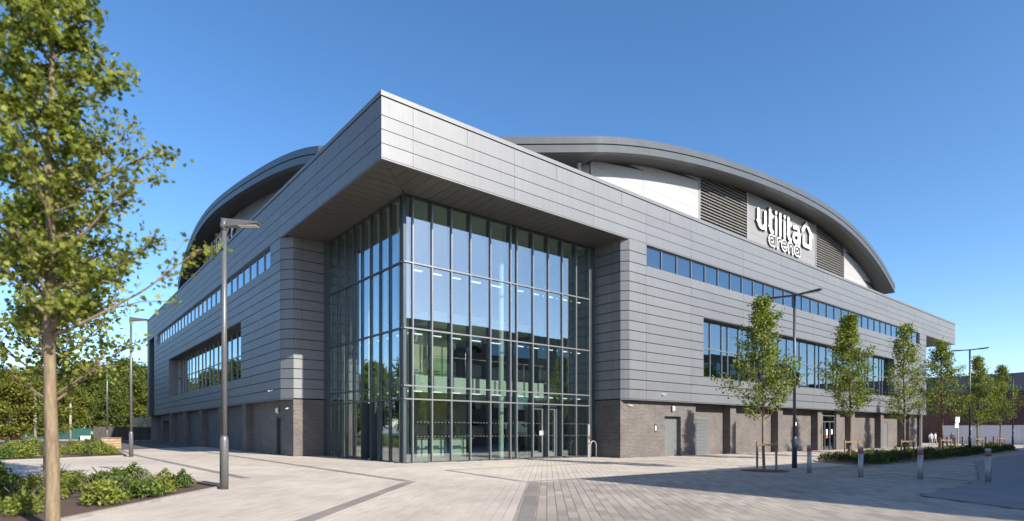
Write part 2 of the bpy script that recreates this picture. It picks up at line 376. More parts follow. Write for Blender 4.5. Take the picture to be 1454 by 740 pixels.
# darker bands laid through the paving, stone by stone
def band(pts, w, name='paving_band'):
    o = bpy.data.objects.new(name, None); COL.objects.link(o); o['kind'] = 'structure'
    mb = MB(); acc = 0
    for k in range(len(pts)-1):
        a, b = Vector(pts[k]), Vector(pts[k+1]); d = (b-a).normalized(); n = Vector((-d.y, d.x)); L = (b-a).length
        m = max(1, int(L/0.6)); st = L/m
        for j in range(m):
            p0 = a+d*(j*st+0.004); p1 = a+d*((j+1)*st-0.004)
            q = [p0-n*w/2, p1-n*w/2, p1+n*w/2, p0+n*w/2]; hz = 0.014+0.002*rng.random()
            mb.hexa([(v.x, v.y, gz(v.x, v.y)-0.02) for v in q], [(v.x, v.y, gz(v.x, v.y)+hz) for v in q])
    mb.build('band_stone', 'paver_dark', o, kind='stuff')
band([(-2.2,40),(-2.2,-6.14)], 0.30); band([(-2.16,-6.3),(-7.5,-12.05),(-12,-16.9)], 0.34)
band([(70,-2.72),(1.48,-2.66)], 0.20); band([(1.44,-2.8),(0.66,-8.3)], 0.22)
band([(0.72,-8.78),(-9,-19.3)], 0.30); band([(0.60,-8.50),(7.9,-8.9),(14.0,-10.45)], 0.26); band([(14.2,-10.5),(19.0,-11.6)], 0.26)
band([(-5.9,-2.4),(-6.6,18),(-6.2,44)], 0.3)
band([(16.0,-11.6),(12.9,-17.0)], 0.3)
# planting beds with edging
def bed(P, name='planting_bed'):
    o = sheet(P, 0.045).build(name, 'soil', kind='structure')
    mb = MB()
    for k in range(len(P)):
        a, b = Vector(P[k]), Vector(P[(k+1) % len(P)]); d = (b-a).normalized(); n = Vector((-d.y, d.x))*0.05
        q = [a-n-d*0.05, b-n+d*0.05, b+n+d*0.05, a+n-d*0.05]
        if sum(P[i][0]*P[(i+1) % len(P)][1]-P[(i+1) % len(P)][0]*P[i][1] for i in range(len(P))) == 0: q.reverse()
        mb.hexa([(v.x, v.y, gz(v.x, v.y)-0.05) for v in q], [(v.x, v.y, gz(v.x, v.y)+0.06+0.0015*k) for v in q])
    mb.build('edging', 'kerb', o)
    return o
for P in (BED_NEAR, BED_FAR, BED_RIGHT): bed(P)

# ------------------------------------------------------------------ the arena
arena = empty('arena', (0,0,0), label='large grey metal clad arena with glazed corner entrance and arched roof', cat='arena')
ZF = [12.99,13.59,14.17,14.755,15.55]
ZR = [12.96,12.28,11.62]+[11.62-0.5814*k for k in range(1, 15)]       # course lines of the wall
ZB = ZR[-1]
XS = [0.0,1.5,7.2,12.95,17.63,22.36,29.0,34.8,40.6,46.4,52.2,58.0,63.8,70.9]
XF = XS[:-1]+[69.6,75.4,82.8]
YS = [0.0,1.45,7.2,12.93,18.7,24.5,30.2,36.0,41.7,47.5,53.2,59.0,65.6]
HOLE_R = [(17.65,68.5,11.62,12.96),(23.8,60.2,ZR[13],ZR[6])]
HOLE_L = [(14.8,57.6,11.62,12.96),(21.4,49.9,ZR[13],ZR[6]),(59.9,64.0,-9,12.96)]
def cut(u0, u1, z0, z1, holes):
    iv = [(u0, u1)]
    for a, b, c, d in holes:
        if d-1e-3 <= z0 or c+1e-3 >= z1: continue
        nx = []
        for p, q in iv:
            if b <= p or a >= q: nx.append((p, q)); continue
            if a > p: nx.append((p, a))
            if b < q: nx.append((b, q))
        iv = nx
    return [(p, q) for p, q in iv if q-p > 0.05]
HG, VG, TK = 0.022, 0.007, 0.06       # half widths of the open joints, panel thickness
def wall_box(mb, axis, u0, u1, d0, d1, z0, z1):
    if axis == 'R': mb.box(u0, u1, d0, d1, z0, z1)
    else: mb.box(d0, d1, u0, u1, z0, z1)
def facade(axis, ustart, uend, seams, holes, fseams, fend):
    w = MB(); zs = sorted(set([ZB, 12.96]+[z for h in holes for z in h[2:] if ZB < z < 13]))
    for z0, z1 in zip(zs[:-1], zs[1:]):
        for p, q in cut(ustart, uend, z0, z1, holes): wall_box(w, axis, p+0.09, q-0.09 if q < uend else q, TK+0.02, 0.40, z0+0.02, z1)
    wall_box(w, axis, 0.35, fend, TK+0.02, 0.35, 13.0, 15.5)
    wall = w.build('facade_wall', 'joint', arena)
    def piece(name, p, q, z0, z1):
        j = rng.uniform(-.0025, .0025)
        if axis == 'R': bpart(name, 'clad', wall, p, q, j, TK+j, z0, z1)
        else: bpart(name, 'clad', wall, j, TK+j, max(p, TK+0.004), q, z0, z1)
    for k in range(4):                                                # fascia courses
        ss = list(fseams)
        if k == 3: ss = sorted(ss+[(a+b)/2 for a, b in zip(ss[1:-1], ss[2:])])
        for a, b in zip(ss[:-1], ss[1:]): piece('fascia_panel', a+(VG if a > 0 else 0), b-VG, ZF[k]+HG*0.7, ZF[k+1]-HG*(0.7 if k < 3 else 1.2))
    for z1, z0 in zip(ZR[:-1], ZR[1:]):                               # wall courses
        for a, b in zip(seams[:-1], seams[1:]):
            a = max(a, ustart); b = min(b, uend)
            if b-a < 0.05: continue
            for p, q in cut(a, b, z0, z1, holes):
                piece('cladding_panel', p+VG, q-VG, z0+HG, z1-(HG if z1 < 12.9 else 0.0))
    return wall
wallR = facade('R', 16.0, 70.9, XS, HOLE_R, XF, 82.8)
wallL = facade('L', 12.9, 65.6, YS, HOLE_L, YS, 65.6)
# chamfered corners and returns of the entrance recess
RX, RY = 15.66, 12.15
def chamfer(wall, a, b, e):
    a, b = Vector(a), Vector(b); d = (b-a).normalized(); n = Vector((-d.y, d.x))*0.07
    for z1, z0 in zip(ZR[:-1], ZR[1:]):
        mb = MB(); mb.prism([tuple(a), tuple(b), tuple(b+n), tuple(a+n)], z0+HG, z1-(HG if z1 < 12.9 else 0)); mb.build('cladding_panel', 'clad', wall)
chamfer(wallR, (RX,0.38), (15.995,0.005), 0); chamfer(wallL, (0.005,12.895), (0.5,RY), 0)
for z1, z0 in zip(ZR[:-1], ZR[1:]):
    t = z1-(HG if z1 < 12.9 else 0)
    bpart('return_panel', 'clad', wallR, RX, RX+TK, 0.40, 1.0, z0+HG, t); bpart('return_panel', 'clad', wallR, RX, RX+TK, 1.015, 2.45, z0+HG, t)
    bpart('return_panel', 'clad', wallL, 0.515, 1.0, RY, RY+TK, z0+HG, t); bpart('return_panel', 'clad', wallL, 1.015, 2.38, RY, RY+TK, z0+HG, t)
mb = MB(); mb.box(RX+0.07, RX+0.3, 0.45, 3.0, ZB, 12.96); mb.prism([(15.75,.40),(16.06,.09),(16.3,.3),(15.98,.6)], ZB, 12.95); mb.build('return_wall', 'joint', arena)
mb = MB(); mb.box(0.55, 3.0, RY+0.07, RY+0.3, ZB, 12.96); mb.prism([(.09,12.9),(.53,12.24),(.8,12.5),(.4,13.0)], ZB, 12.95); mb.build('return_wall', 'joint', arena)
# coping, fascia lip, drip trim under the cladding
mb = MB(); mb.box(-0.03, 82.85, -0.03, 0.45, 15.575, 15.775); mb.build('coping', 'clad', arena)
mb = MB(); mb.box(-0.03, 0.45, 0.452, 65.65, 15.575, 15.773); mb.build('coping', 'clad', arena)
mb = MB(); mb.box(-0.004, 82.8, -0.004, 0.16, 12.93, 12.985); mb.build('fascia_trim', 'clad', arena)
mb = MB(); mb.box(-0.004, 0.16, 0.162, 12.9, 12.93, 12.983); mb.build('fascia_trim', 'clad', arena)
mb = MB(); mb.box(16.02, 70.9, -0.012, 0.38, ZB-0.05, ZB-0.002); mb.prism([(RX-.008,.38),(16.02,-.012),(16.02,.38)], ZB-.05, ZB-.002); mb.build('drip_trim', 'frame_l', arena)
mb = MB(); mb.box(-0.012, 0.5, 12.92, 59.9, ZB-0.05, ZB-0.003); mb.prism([(-.012,12.92),(.5,RY-.008),(.5,12.92)], ZB-.05, ZB-.003); mb.build('drip_trim', 'frame_l', arena)
# soffit strips of the overhang, mitred on the corner diagonal
GX, GY = 2.45, 2.55
sb = MB().box(0.2, 15.6, 0.2, 12.1, 12.98, 13.0); soff = sb.build('soffit', 'joint', arena)
def mitre(k): return k*GY/GX
n = 26; st = (RX-0.16)/n
for i in range(n):
    x0 = 0.16+i*st+0.013; x1 = 0.16+(i+1)*st-0.013; e0 = min(mitre(x0), GY); e1 = min(mitre(x1), GY)
    mb = MB(); pts = [(x0, .165), (x1, .165), (x1, max(e1-0.012, .17)), (x0, max(e0-0.012, .166))]
    mb.prism(pts, 12.925, 12.965); mb.build('soffit_panel', 'soffit', soff)
n = 20; st = (RY-0.16)/n
for i in range(n):
    y0 = 0.16+i*st+0.013; y1 = 0.16+(i+1)*st-0.013; e0 = min(y0*GX/GY, GX); e1 = min(y1*GX/GY, GX)
    mb = MB(); pts = [(.165, y0), (max(e0-.012, .166), y0), (max(e1-.012, .17), y1), (.165, y1)]
    mb.prism(pts, 12.925, 12.965); mb.build('soffit_panel', 'soffit', soff)
# far canopy soffit, end wall, roof deck, hidden walls
mb = MB(); mb.box(70.9, 82.7, 0.16, 30, 12.94, 13.02); mb.build('soffit', 'soffit', arena)
for k in range(9): bpart('fascia_panel', 'clad', wallR, 82.74, 82.8, 0.07+k*3.3, 3.36+k*3.3, 12.99, 15.55)
mb = MB(); mb.box(70.6, 70.9, 0.41, 64, ZB, 13.0); mb.box(0.4, 70, 65.3, 65.6, -1, 15.5); mb.build('end_wall', 'clad', arena)
mb = MB(); mb.box(0.36, 82.6, 0.36, 65.3, 15.28, 15.45); mb.build('roof_deck', 'inner_grey', arena)
mb = MB(); mb.box(71.2, 71.6, 0.6, 0.95, -1, 12.94); mb.build('canopy_column', 'clad', arena)
mb = MB(); mb.box(0.45, 1.6, 59.9, 64.0, 12.96, 13.2); mb.box(1.6, 1.7, 59.8, 64.1, 3.0, 13.0); mb.box(.45,1.6,59.8,59.9,ZB,12.96); mb.box(.0,1.6,64.0,64.1,ZB,12.96); mb.build('slot_recess', 'frame_d', arena)

# -------- ribbon windows and the large window boxes
def ribbon(axis, u0, u1, z0, z1, step, dep, name, mullion_w=0.06, transom=None, kick=None):
    fr = MB()
    wall_box(fr, axis, u0, u1, dep-0.02, dep+0.10, z0, z0+0.06); wall_box(fr, axis, u0, u1, dep-0.02, dep+0.10, z1-0.07, z1)
    fw = fr.build(name, 'frame_l', arena)
    rv = MB()                                                          # lining of the opening
    wall_box(rv, axis, u0-0.02, u1+0.02, 0.02, dep+0.6, z1+0.001, z1+0.04); wall_box(rv, axis, u0-0.02, u1+0.02, 0.004, dep+0.6, z0-0.04, z0-0.001)
    wall_box(rv, axis, u0-0.05, u0-0.002, 0.02, dep+0.6, z0, z1); wall_box(rv, axis, u1+0.002, u1+0.05, 0.02, dep+0.6, z0, z1)
    rv.build('reveal', 'clad', fw)
    us = [u0+0.03]; k = 0
    while us[-1] < u1-step[0]*0.6:
        us.append(min(us[-1]+step[k % len(step)], u1-0.03)); k += 1
    if u1-0.03-us[-1] > 0.05: us[-1] = u1-0.03
    zz = [z0+0.06]+([transom] if transom else [])+[z1-0.07]
    def bp(nm, mt, a, b, c, d, e, f):
        if axis == 'R': return bpart(nm, mt, fw, a, b, c, d, e, f)
        return bpart(nm, mt, fw, c, d, a, b, e, f)
    for u in us: bp('mullion', 'frame_l', u-mullion_w/2, u+mullion_w/2, dep-0.04, dep+0.12, z0+0.061, z1-0.071)
    if transom:
        for a, b in zip(us[:-1], us[1:]): bp('transom', 'frame_l', a+mullion_w/2+.001, b-mullion_w/2-.001, dep-0.03, dep+0.1, transom-0.035, transom+0.035)
    for a, b in zip(us[:-1], us[1:]):
        for c, d in zip(zz[:-1], zz[1:]):
            o = bp('window_pane', 'win', a+0.02, b-0.02, dep+0.02, dep+0.045, c, d)
            o.rotation_euler = (rng.uniform(-.0025,.0025), 0, rng.uniform(-.0025,.0025))
    bk = MB()                                                          # dim room behind the panes
    wall_box(bk, axis, u0-.3, u1+.3, dep+3.0, dep+3.1, z0-.6, z1+.6); wall_box(bk, axis, u0-.3, u1+.3, dep+.62, dep+3.0, z0-.6, z0-.5); wall_box(bk, axis, u0-.3, u1+.3, dep+.62, dep+3.0, z1+.5, z1+.6)
    bk.build('room_wall', 'inner_grey', fw)
    bl = [k for k in range(len(us)-1)]
    for k in bl:                                                       # roller blinds drawn to differing heights
        if transom and rng.random() < 0.75 or (not transom and rng.random() < 0.3):
            drop = rng.choice([0.35, 0.5, 0.62, 0.95]); bp('blind', 'inner_grey', us[k]+.05, us[k+1]-.05, dep+0.2, dep+0.215, z1-0.07-(z1-z0-.13)*drop, z1-0.09)
    return fw
ribbon('R', 17.67, 68.48, 11.64, 12.925, [1.62], 0.16, 'ribbon_window')
ribbon('R', 23.84, 60.16, ZR[13]+.03, ZR[6]-.03, [1.5,1.5,0.8], 0.5, 'bay_window', 0.07, 7.27)
ribbon('L', 14.84, 57.56, 11.64, 12.925, [1.62], 0.16, 'ribbon_window')
ribbon('L', 21.44, 49.86, ZR[13]+.03, ZR[6]-.03, [1.35,1.7], 0.9, 'bay_window', 0.07, 7.27)

# -------- glazed corner
TZ = [0.06,3.12,3.76,6.52,9.68,12.90]
MR = [2.52,2.92,4.0,5.14,6.32,7.62,9.0,9.44,10.64,11.82,12.94,14.12,15.28]
ML = [2.62,2.86,3.92,4.96,6.03,7.10,8.16,9.18,10.26,11.42]
cb = MB(); cb.prism([(GX-.07,GY-.07),(RX,GY-.07),(RX,GY+.14),(GX+.14,GY+.14),(GX+.14,RY),(GX-.07,RY)], -0.6, 0.075)
cw = cb.build('curtain_wall', 'frame_d', arena)
cb = MB(); cb.prism([(GX-.04,GY-.02),(RX,GY-.02),(RX,GY+.2),(GX+.2,GY+.2),(GX+.2,RY),(GX-.04,RY)], 12.86, 12.923); cb.build('head_rail', 'frame_d', cw)
bpart('jamb', 'fin', cw, 15.32, RX-.002, GY-.12, GY+.2, 0.076, 12.858); bpart('jamb', 'fin', cw, GX-.12, GX+.2, 11.46, RY-.002, 0.076, 12.858)
bpart('corner_post', 'frame_d', cw, GX-0.02, GX+0.14, GY-0.0, GY+0.13, 0.076, 12.858)
DOOR_R = (10.66, 12.92); DOOR_L = (5.0, 7.08)
for u in MR[1:]:
    bpart('mullion', 'frame_l', cw, u-.03, u+.03, GY-.075, GY-.0, 0.076, 12.858)
    bpart('mullion_fin', 'fin', cw, u-.024, u+.024, GY+.031, GY+.34, 0.076, 12.85)
for u in ML[1:]:
    bpart('mullion', 'frame_d', cw, GX-.075, GX-.0, u-.03, u+.03, 0.076, 12.858)  # caps darker than the right side's: shade put into the frame colour
    bpart('mullion_fin', 'fin', cw, GX+.031, GX+.34, u-.024, u+.024, 0.076, 12.85)
for z in TZ[1:-1]:
    for a, b in zip(MR[:-1], MR[1:]): bpart('transom', 'frame_l', cw, a+(.031 if a > 2.6 else -.09), b-.031, GY-.07, GY+.0, z-.035, z+.035)
    for a, b in zip(ML[:-1], ML[1:]): bpart('transom', 'frame_d', cw, GX-.07, GX+.0, a+(.031 if a > 2.7 else -.0), b-.031, z-.035, z+.035)  # same dark colour, standing for the shade on this side
def pane(x0, x1, y0, y1, z0, z1):
    o = bpart('glass_pane', 'glass', cw, x0, x1, y0, y1, z0, z1); e = 0.0022
    o.rotation_euler = (rng.uniform(-e,e), rng.uniform(-e,e)*0.2, rng.uniform(-e,e)); return o
for z0, z1 in zip(TZ[:-1], TZ[1:]):
    for a, b in zip(MR[:-1], MR[1:]):
        if z0 < 1 and a > 10.6 and b < 13: continue
        pane(a+.005, b-.005, GY+.005, GY+.028, z0, z1)
    for a, b in zip(ML[:-1], ML[1:]):
        if z0 < 1 and a > 4.9 and b < 7.2: continue
        pane(GX+.005, GX+.028, a+.005, b-.005, z0, z1)
# entrance doors set back in their bays
def doors(axis, u0, u1, d, leafs, z1=2.95):
    fr = MB()
    def wb(mb, *a): wall_box(mb, axis, *a)
    wb(fr, u0, u1, d-.03, d+.07, z1-.02, 3.085); wb(fr, u0, u0+.06, d-.03, d+.07, .08, z1-.02); wb(fr, u1-.06, u1, d-.03, d+.07, .08, z1-.02)
    lo, hi = sorted(((GY if axis == 'R' else GX)+0.0, d))
    wb(fr, u1+.0, u1+.03, lo, hi, .08, 3.08); wb(fr, u0-.03, u0, lo, hi, .08, 3.08)
    df = fr.build('entrance_door', 'frame_d', arena)
    for a, b, h in leafs:
        lf = MB(); f = .07
        wb(lf, a, a+f, d-.02, d+.03, .09, z1-.03); wb(lf, b-f, b, d-.02, d+.03, .09, z1-.03); wb(lf, a+f, b-f, d-.02, d+.03, .09, .32); wb(lf, a+f, b-f, d-.02, d+.03, z1-.12, z1-.03)
        L = lf.build('door_leaf', 'frame_l', df)
        g = MB(); wb(g, a+f, b-f, d, d+.012, .32, z1-.12); g.build('door_glass', 'glass', L)
        hd = MB(); hx = (b-.11) if h > 0 else (a+.11)
        p = [(hx, d-.08, .8), (hx, d-.08, 1.9)] if axis == 'R' else [(d-.08, hx, .8), (d-.08, hx, 1.9)]
        hd.tube(p, .018, 6); hd.build('handle', 'steel', L)
        sg = MB(); wb(sg, hx-.13, hx+.02 if h > 0 else hx+.15, d-.028, d-.022, 1.33, 1.58); sg.build('notice', 'white', L)
    return df
doors('R', DOOR_R[0], DOOR_R[1]-.0, GY+.35, [(10.74,11.72,1),(11.73,12.7,-1)])
doors('L', DOOR_L[0], DOOR_L[1], GX+.5, [(5.08,6.3,-1)])
bpart('side_light', 'fin', cw, GX+.45, GX+.5, 6.36, 7.04, .08, 3.0); bpart('side_light', 'fin', cw, 12.72, 12.86, GY+.3, GY+.36, .08, 3.0)
# safety marks on the glass
mk = MB()
for z in (1.28, 1.98):
    x = 2.98
    while x < 15.2:
        if min(abs(x-u) for u in MR) > .09 and not 10.6 < x < 13: mk.box(x, x+.05, GY-.0, GY+.003, z, z+.05)
        x += .2
    x = 10.85
    while x < 12.6:
        mk.box(x, x+.05, GY+.34, GY+.345, z, z+.055); x += .2
mk.build('glass_marking', 'frame_l', cw, kind='stuff')

# -------- lobby seen through the glass
def shell(name, mat, *boxes):
    m_ = MB()
    for b in boxes: m_.box(*b)
    return m_.build(name, mat, arena)
shell('lobby_floor', 'floor_in', (GX+.15, 30, GY+.15, 26, -0.6, 0.05))
shell('lobby_ceiling', 'inner_white', (GX+.21, 30, GY+.21, 26, 12.87, 12.92))
shell('lobby_wall', 'inner_grey', (RX+.32, RX+.42, 3.1, 9.0, .06, 12.8), (GX+.6, 6.2, RY+.32, RY+.42, .06, 12.8))
shell('lobby_wall', 'cream', (6.9, 11.5, 10.3, 10.5, .06, 3.5))
shell('lobby_wall', 'cream', (6.6, 10.4, 10.3, 10.5, 4.3, 8.2))
shell('lobby_wall', 'cream', (14.9, 15.6, 8.0, 8.2, .06, 3.5))
shell('lobby_wall', 'inner_dark', (4.2, 30, 17.0, 17.2, .06, 3.3), (4.2, 30, 17.0, 17.2, 4.4, 12.8), (29.8, 30, 3, 26, .06, 12.8), (3.0, 30, 25.8, 26, .06, 12.8), (2.9, 3.0, 12.7, 26, .06, 12.8), (16.1, 30, 3.0, 3.1, .06, 12.8))
gal = shell('gallery', 'inner_white', (5.4, 15.9, 6.2, 16.9, 3.55, 4.25), (4.7, 15.95, 5.5, 6.19, 3.70, 4.62), (4.7, 5.39, 6.2, 12.3, 3.70, 4.62))
for x in np.arange(5.6, 15.6, 1.4):
    bpart('balustrade_pane', 'inglass', gal, x+.02, x+1.36, 5.62, 5.64, 4.63, 5.65); bpart('balustrade_post', 'steel', gal, x-.02, x+.015, 5.58, 5.66, 4.63, 5.72)
bpart('handrail', 'steel', gal, 5.5, 15.6, 5.6, 5.65, 5.73, 5.78)
for y in np.arange(6.4, 12.0, 1.4):
    bpart('balustrade_pane', 'inglass', gal, 4.82, 4.84, y+.02, y+1.36, 4.63, 5.65)
bpart('handrail', 'steel', gal, 4.80, 4.85, 5.7, 12.0, 5.73, 5.78)
shell('upper_gallery', 'inner_white', (7.4, 15.9, 8.2, 16.9, 8.3, 8.9))
for x, y in ((3.3, 3.45), (9.2, 3.6), (15.0, 3.6), (3.4, 8.3), (3.4, 11.9)):
    c = MB(); c.tube([(x, y, .05), (x, y, 12.86)], .15, 14); c.build('lobby_column', 'inner_white', arena, smooth=False)
for z in (9.50, 6.36, 3.52):
    for a, b in zip(MR[1:-1], MR[2:]):
        if b-a > .7: bpart('lit_tube', 'lamp_on', cw, a+.14, b-.24, GY+.5, GY+.58, z, z+.055)
for z in (6.36, 3.52):
    for a, b in zip(ML[1:-1], ML[2:]): bpart('lit_tube', 'lamp_on', cw, GX+.5, GX+.58, a+.24, b-.2, z, z+.055)
rd = empty('reception_desk', (8.4, 8.6, .05), label='pale timber reception desk inside the glazed lobby', cat='desk')
MB().box(-1.9, 2.1, -.3, .3, 0, 1.02).build('counter_front', 'cream', rd); MB().box(-2.0, 2.2, -.38, .38, 1.022, 1.08).build('counter_top', 'timber_pale', rd)
for k in range(5): bpart('counter_panel', 'inner_white', rd, -1.86+k*.8, -1.14+k*.8, -.325, -.301, .06, .98)
lc = empty('lectern', (4.15, 5.6, .05), label='small timber lectern with dark sloping top behind the corner glass', cat='lectern')
MB().box(-.2, .2, -.18, .18, 0, 1.05).build('stand', 'timber_pale', lc)
MB().hexa([(-.28,-.25,1.06),(.28,-.25,1.06),(.28,.25,1.2),(-.28,.25,1.2)], [(-.28,-.25,1.12),(.28,-.25,1.12),(.28,.25,1.27),(-.28,.25,1.27)]).build('top', 'inner_dark', lc)

# -------- brick base, right side: piers and recessed bays with doors
BYF, BYB = 0.38, 0.95
PIER_R = [27.85, 35.05, 42.35, 49.75, 57.4, 64.2]
br = MB(); zt = ZB-0.051
br.box(RX, 20.0, BYF, 1.3, -1, zt); br.box(21.75, 23.45, BYF, 1.3, -1, zt); br.box(20.0, 21.75, BYF, 1.3, 2.52, zt); br.box(RX, RX+.35, 1.3, GY-.13, -1, zt)
for x in PIER_R: br.box(x, x+.78, BYF, BYB, -1, zt)
br.box(23.45, 43.25, BYB, 1.3, -1, zt); br.box(47.3, 59.2, BYB, 1.3, -1, zt); br.box(43.13, 43.9, .6, BYB, -1, zt); br.box(46.8, 47.6, .6, BYB, -1, zt)
br.box(43.25, 47.3, BYB, 1.3, 3.0, zt)
br.box(59.2, 61.2, BYB, 1.3, 2.5, zt); br.box(61.2, 65.6, BYB, 1.3, -1, zt); br.box(65.6, 67.0, BYB, 1.3, 2.5, zt); br.box(67.0, 69.6, .6, 1.3, -1, zt); br.box(70.7, 70.9, .6, 1.3, -1, zt)
bw = br.build('brick_base', 'brick', arena)
br = MB(); br.box(70.6, 70.9, 1.3, 64, -1, zt); br.build('brick_base', 'brick', arena)
bl = MB(); bl.box(.5, 1.3, RY, 14.0, -1, zt); bl.box(.5, 1.3, 15.3, 53.0, -1, zt); bl.box(.5, 1.3, 14.0, 15.3, 2.45, zt); bl.box(.5, 1.3, 57.2, 58.6, -1, zt); bl.box(.5, 1.3, 53.0, 57.2, 2.7, zt)
bl.box(1.3, GX-.13, RY, RY+.35, -1, zt)
for y in (20.4, 27.3, 34.3, 41.4, 48.9): bl.box(.06, .5, y, y+.95, -1, zt)
bl.box(1.3, 1.5, 53.0, 57.2, -1, 2.7); bl.build('brick_base', 'brick', arena)
def steel_door(x0, x1, y, z1, two=False, mat='door_grey'):
    f = MB(); f.box(x0, x0+.06, y-.02, y+.1, -.5, z1); f.box(x1-.06, x1, y-.02, y+.1, -.5, z1); f.box(x0+.06, x1-.06, y-.02, y+.1, z1-.06, z1)
    d = f.build('steel_door', 'frame_l', arena); xs = [x0+.065, x1-.065] if not two else [x0+.065, (x0+x1)/2, x1-.065]
    for a, b in zip(xs[:-1], xs[1:]): bpart('door_leaf', mat, d, a+.003, b-.003, y, y+.05, -.5, z1-.065)
    bpart('handle', 'steel', d, xs[-1]-.16, xs[-1]-.1, y-.05, y-.02, .95, 1.1); return d
d1 = steel_door(20.02, 21.73, .68, 2.5); steel_door(59.22, 61.18, .98, 2.48, True); steel_door(65.62, 66.98, .98, 2.48)
c = MB(); c.tube([(20.2,.66,1.7),(20.2,.672,1.7)], .24, 16); c.build('round_sticker', 'pole_blue', d1)
lv = MB(); lv.box(24.25, 25.75, .90, .949, -.5, 2.55)
for k in range(28): lv.hexa([(24.3,.86,-.3+k*.1),(25.7,.86,-.3+k*.1),(25.7,.90,-.24+k*.1),(24.3,.90,-.24+k*.1)], [(24.3,.86,-.285+k*.1),(25.7,.86,-.285+k*.1),(25.7,.90,-.225+k*.1),(24.3,.90,-.225+k*.1)])
lv.build('louvre_door', 'door_grey', arena)
# glazed double door in a brick bay
f = MB(); f.box(43.92, 43.99, .72, .86, -.5, 3.0); f.box(46.71, 46.78, .72, .86, -.5, 3.0); f.box(43.99, 46.71, .72, .86, 2.93, 3.0); f.box(43.99, 46.71, .72, .86, 2.38, 2.45); f.box(45.7, 45.77, .72, .86, -.5, 2.38); f.box(44.6,44.66,.72,.86,-.5,2.38)
gd = f.build('glazed_door', 'frame_l', arena)
for a, b, c_, d_ in ((43.99,44.6,-.4,2.38),(44.66,45.7,-.4,2.38),(45.77,46.71,-.4,2.38),(43.99,46.71,2.45,2.93)): bpart('door_glass', 'win', gd, a+.002, b-.002, .78, .8, c_+.002, d_-.002)
bpart('room_wall', 'inner_dark', gd, 43.5, 47.2, 2.4, 2.5, -.5, 3.2); bpart('handle', 'steel', gd, 45.55, 45.6, .66, .7, .9, 1.5); bpart('notice', 'white', gd, 45.0, 45.3, .765, .775, 1.2, 1.7); bpart('notice', 'orange', gd, 45.0, 45.3, .765, .775, .9, 1.18); bpart('notice', 'white', gd, 46.1, 46.35, .765, .775, 1.25, 1.7)
bpart('end_window', 'win', arena, 69.62, 70.68, .9, .93, -.5, zt-.02); bpart('end_window_bar', 'frame_l', arena, 70.12, 70.18, .84, .895, -.5, zt-.02); bpart('end_window_bar', 'frame_l', arena, 69.62, 70.68, .83, .838, 2.1, 2.17)
bpart('end_wall_lining', 'inner_dark', arena, 69.61, 70.69, 1.31, 1.36, -.5, zt-.02)
f = MB(); f.box(.52, .62, 14.02, 14.1, -.5, 2.43); f.box(.52, .62, 15.2, 15.28, -.5, 2.43); f.box(.52, .62, 14.1, 15.2, 2.36, 2.43)
dl = f.build('steel_door', 'frame_d', arena); bpart('door_leaf', 'door_grey', dl, .72, .78, 14.1, 15.2, -.5, 2.36); bpart('kick_plate', 'steel', dl, .715, .719, 14.2, 14.6, .25, 1.2)
# rain pipes
for x in (28.95, 50.85):
    c = MB(); c.tube([(x, .78, -.4), (x, .78, 3.0)], .07, 8); c.build('rain_pipe', 'pole_blue' if x < 40 else 'white', arena); bpart('pipe_head', 'white', arena, x-.1, x+.1, .66, .94, 3.0, 3.3)

# -------- arched roof above the parapet
PX = np.polyfit([15.4,21.4,27.9,33.3,40.7,46.1,52.2,56.3,60.8,64.5,66.9], [19.6,21.1,22.2,22.9,23.5,23.5,23.2,22.6,21.5,20.1,18.65], 4)
PY = np.polyfit([12.2,17.4,22.8,29.6,36.3,43.4,49.5,53.7,56.2], [18.75,20.05,21.3,22.5,23.2,23.35,22.8,21.5,19.6], 4)
zr = lambda x: float(np.polyval(PX, x)); zl = lambda y: float(np.polyval(PY, y))
RXs = list(np.linspace(15.4, 66.9, 56)); LYs = list(np.linspace(12.2, 57.0, 50))
edge = [(x, 2.0, zr(x)) for x in RXs]
ledge = [(2.0, y, zl(y)) for y in LYs]
far = [(69.5,5,18.2),(69.5,56,18.2),(60,63,18.2),(12,63,18.4)]
loop = edge+far+ledge[::-1]
lid = MB(); cidx = (36, 32, 24.2)
for k in range(len(loop)): lid.quad(loop[k], loop[(k+1) % len(loop)], cidx)
roof = lid.build('arched_roof', 'clad_roof', arena)
def sweep(pts, out, prof, name, mat):
    """profile boxes (inset0, inset1, dz0, dz1) swept along an edge; out = outward normal per point"""
    m_ = MB()
    for a, b, z0, z1 in prof:
        for k in range(len(pts)-1):
            (x, y, z), (x2, y2, z2) = pts[k], pts[k+1]; n1, n2 = out[k], out[k+1]
            q = lambda X, Y, nn, d: (X-nn[0]*d, Y-nn[1]*d)
            P_ = [q(x, y, n1, a), q(x2, y2, n2, a), q(x2, y2, n2, b), q(x, y, n1, b)]
            Z0 = [z+z0, z2+z0, z2+z0, z+z0]; Z1 = [z+z1, z2+z1, z2+z1, z+z1]
            m_.hexa([(p[0], p[1], h) for p, h in zip(P_, Z0)], [(p[0], p[1], h) for p, h in zip(P_, Z1)])
    return m_.build(name, mat, roof)
dch = Vector((2.0-15.4, 12.2-2.0)).normalized(); nch = (-abs(dch.y), -abs(dch.x))
def mit(n1, n2):
    v = Vector(n1)+Vector(n2); v = v/ (v.dot(Vector(n1))); return (v.x, v.y)
mR = mit((0,-1), nch); mL = mit((-1,0), nch)
nR = [mR]+[(0,-1)]*(len(edge)-1); nL = [mL]+[(-1,0)]*(len(ledge)-1)
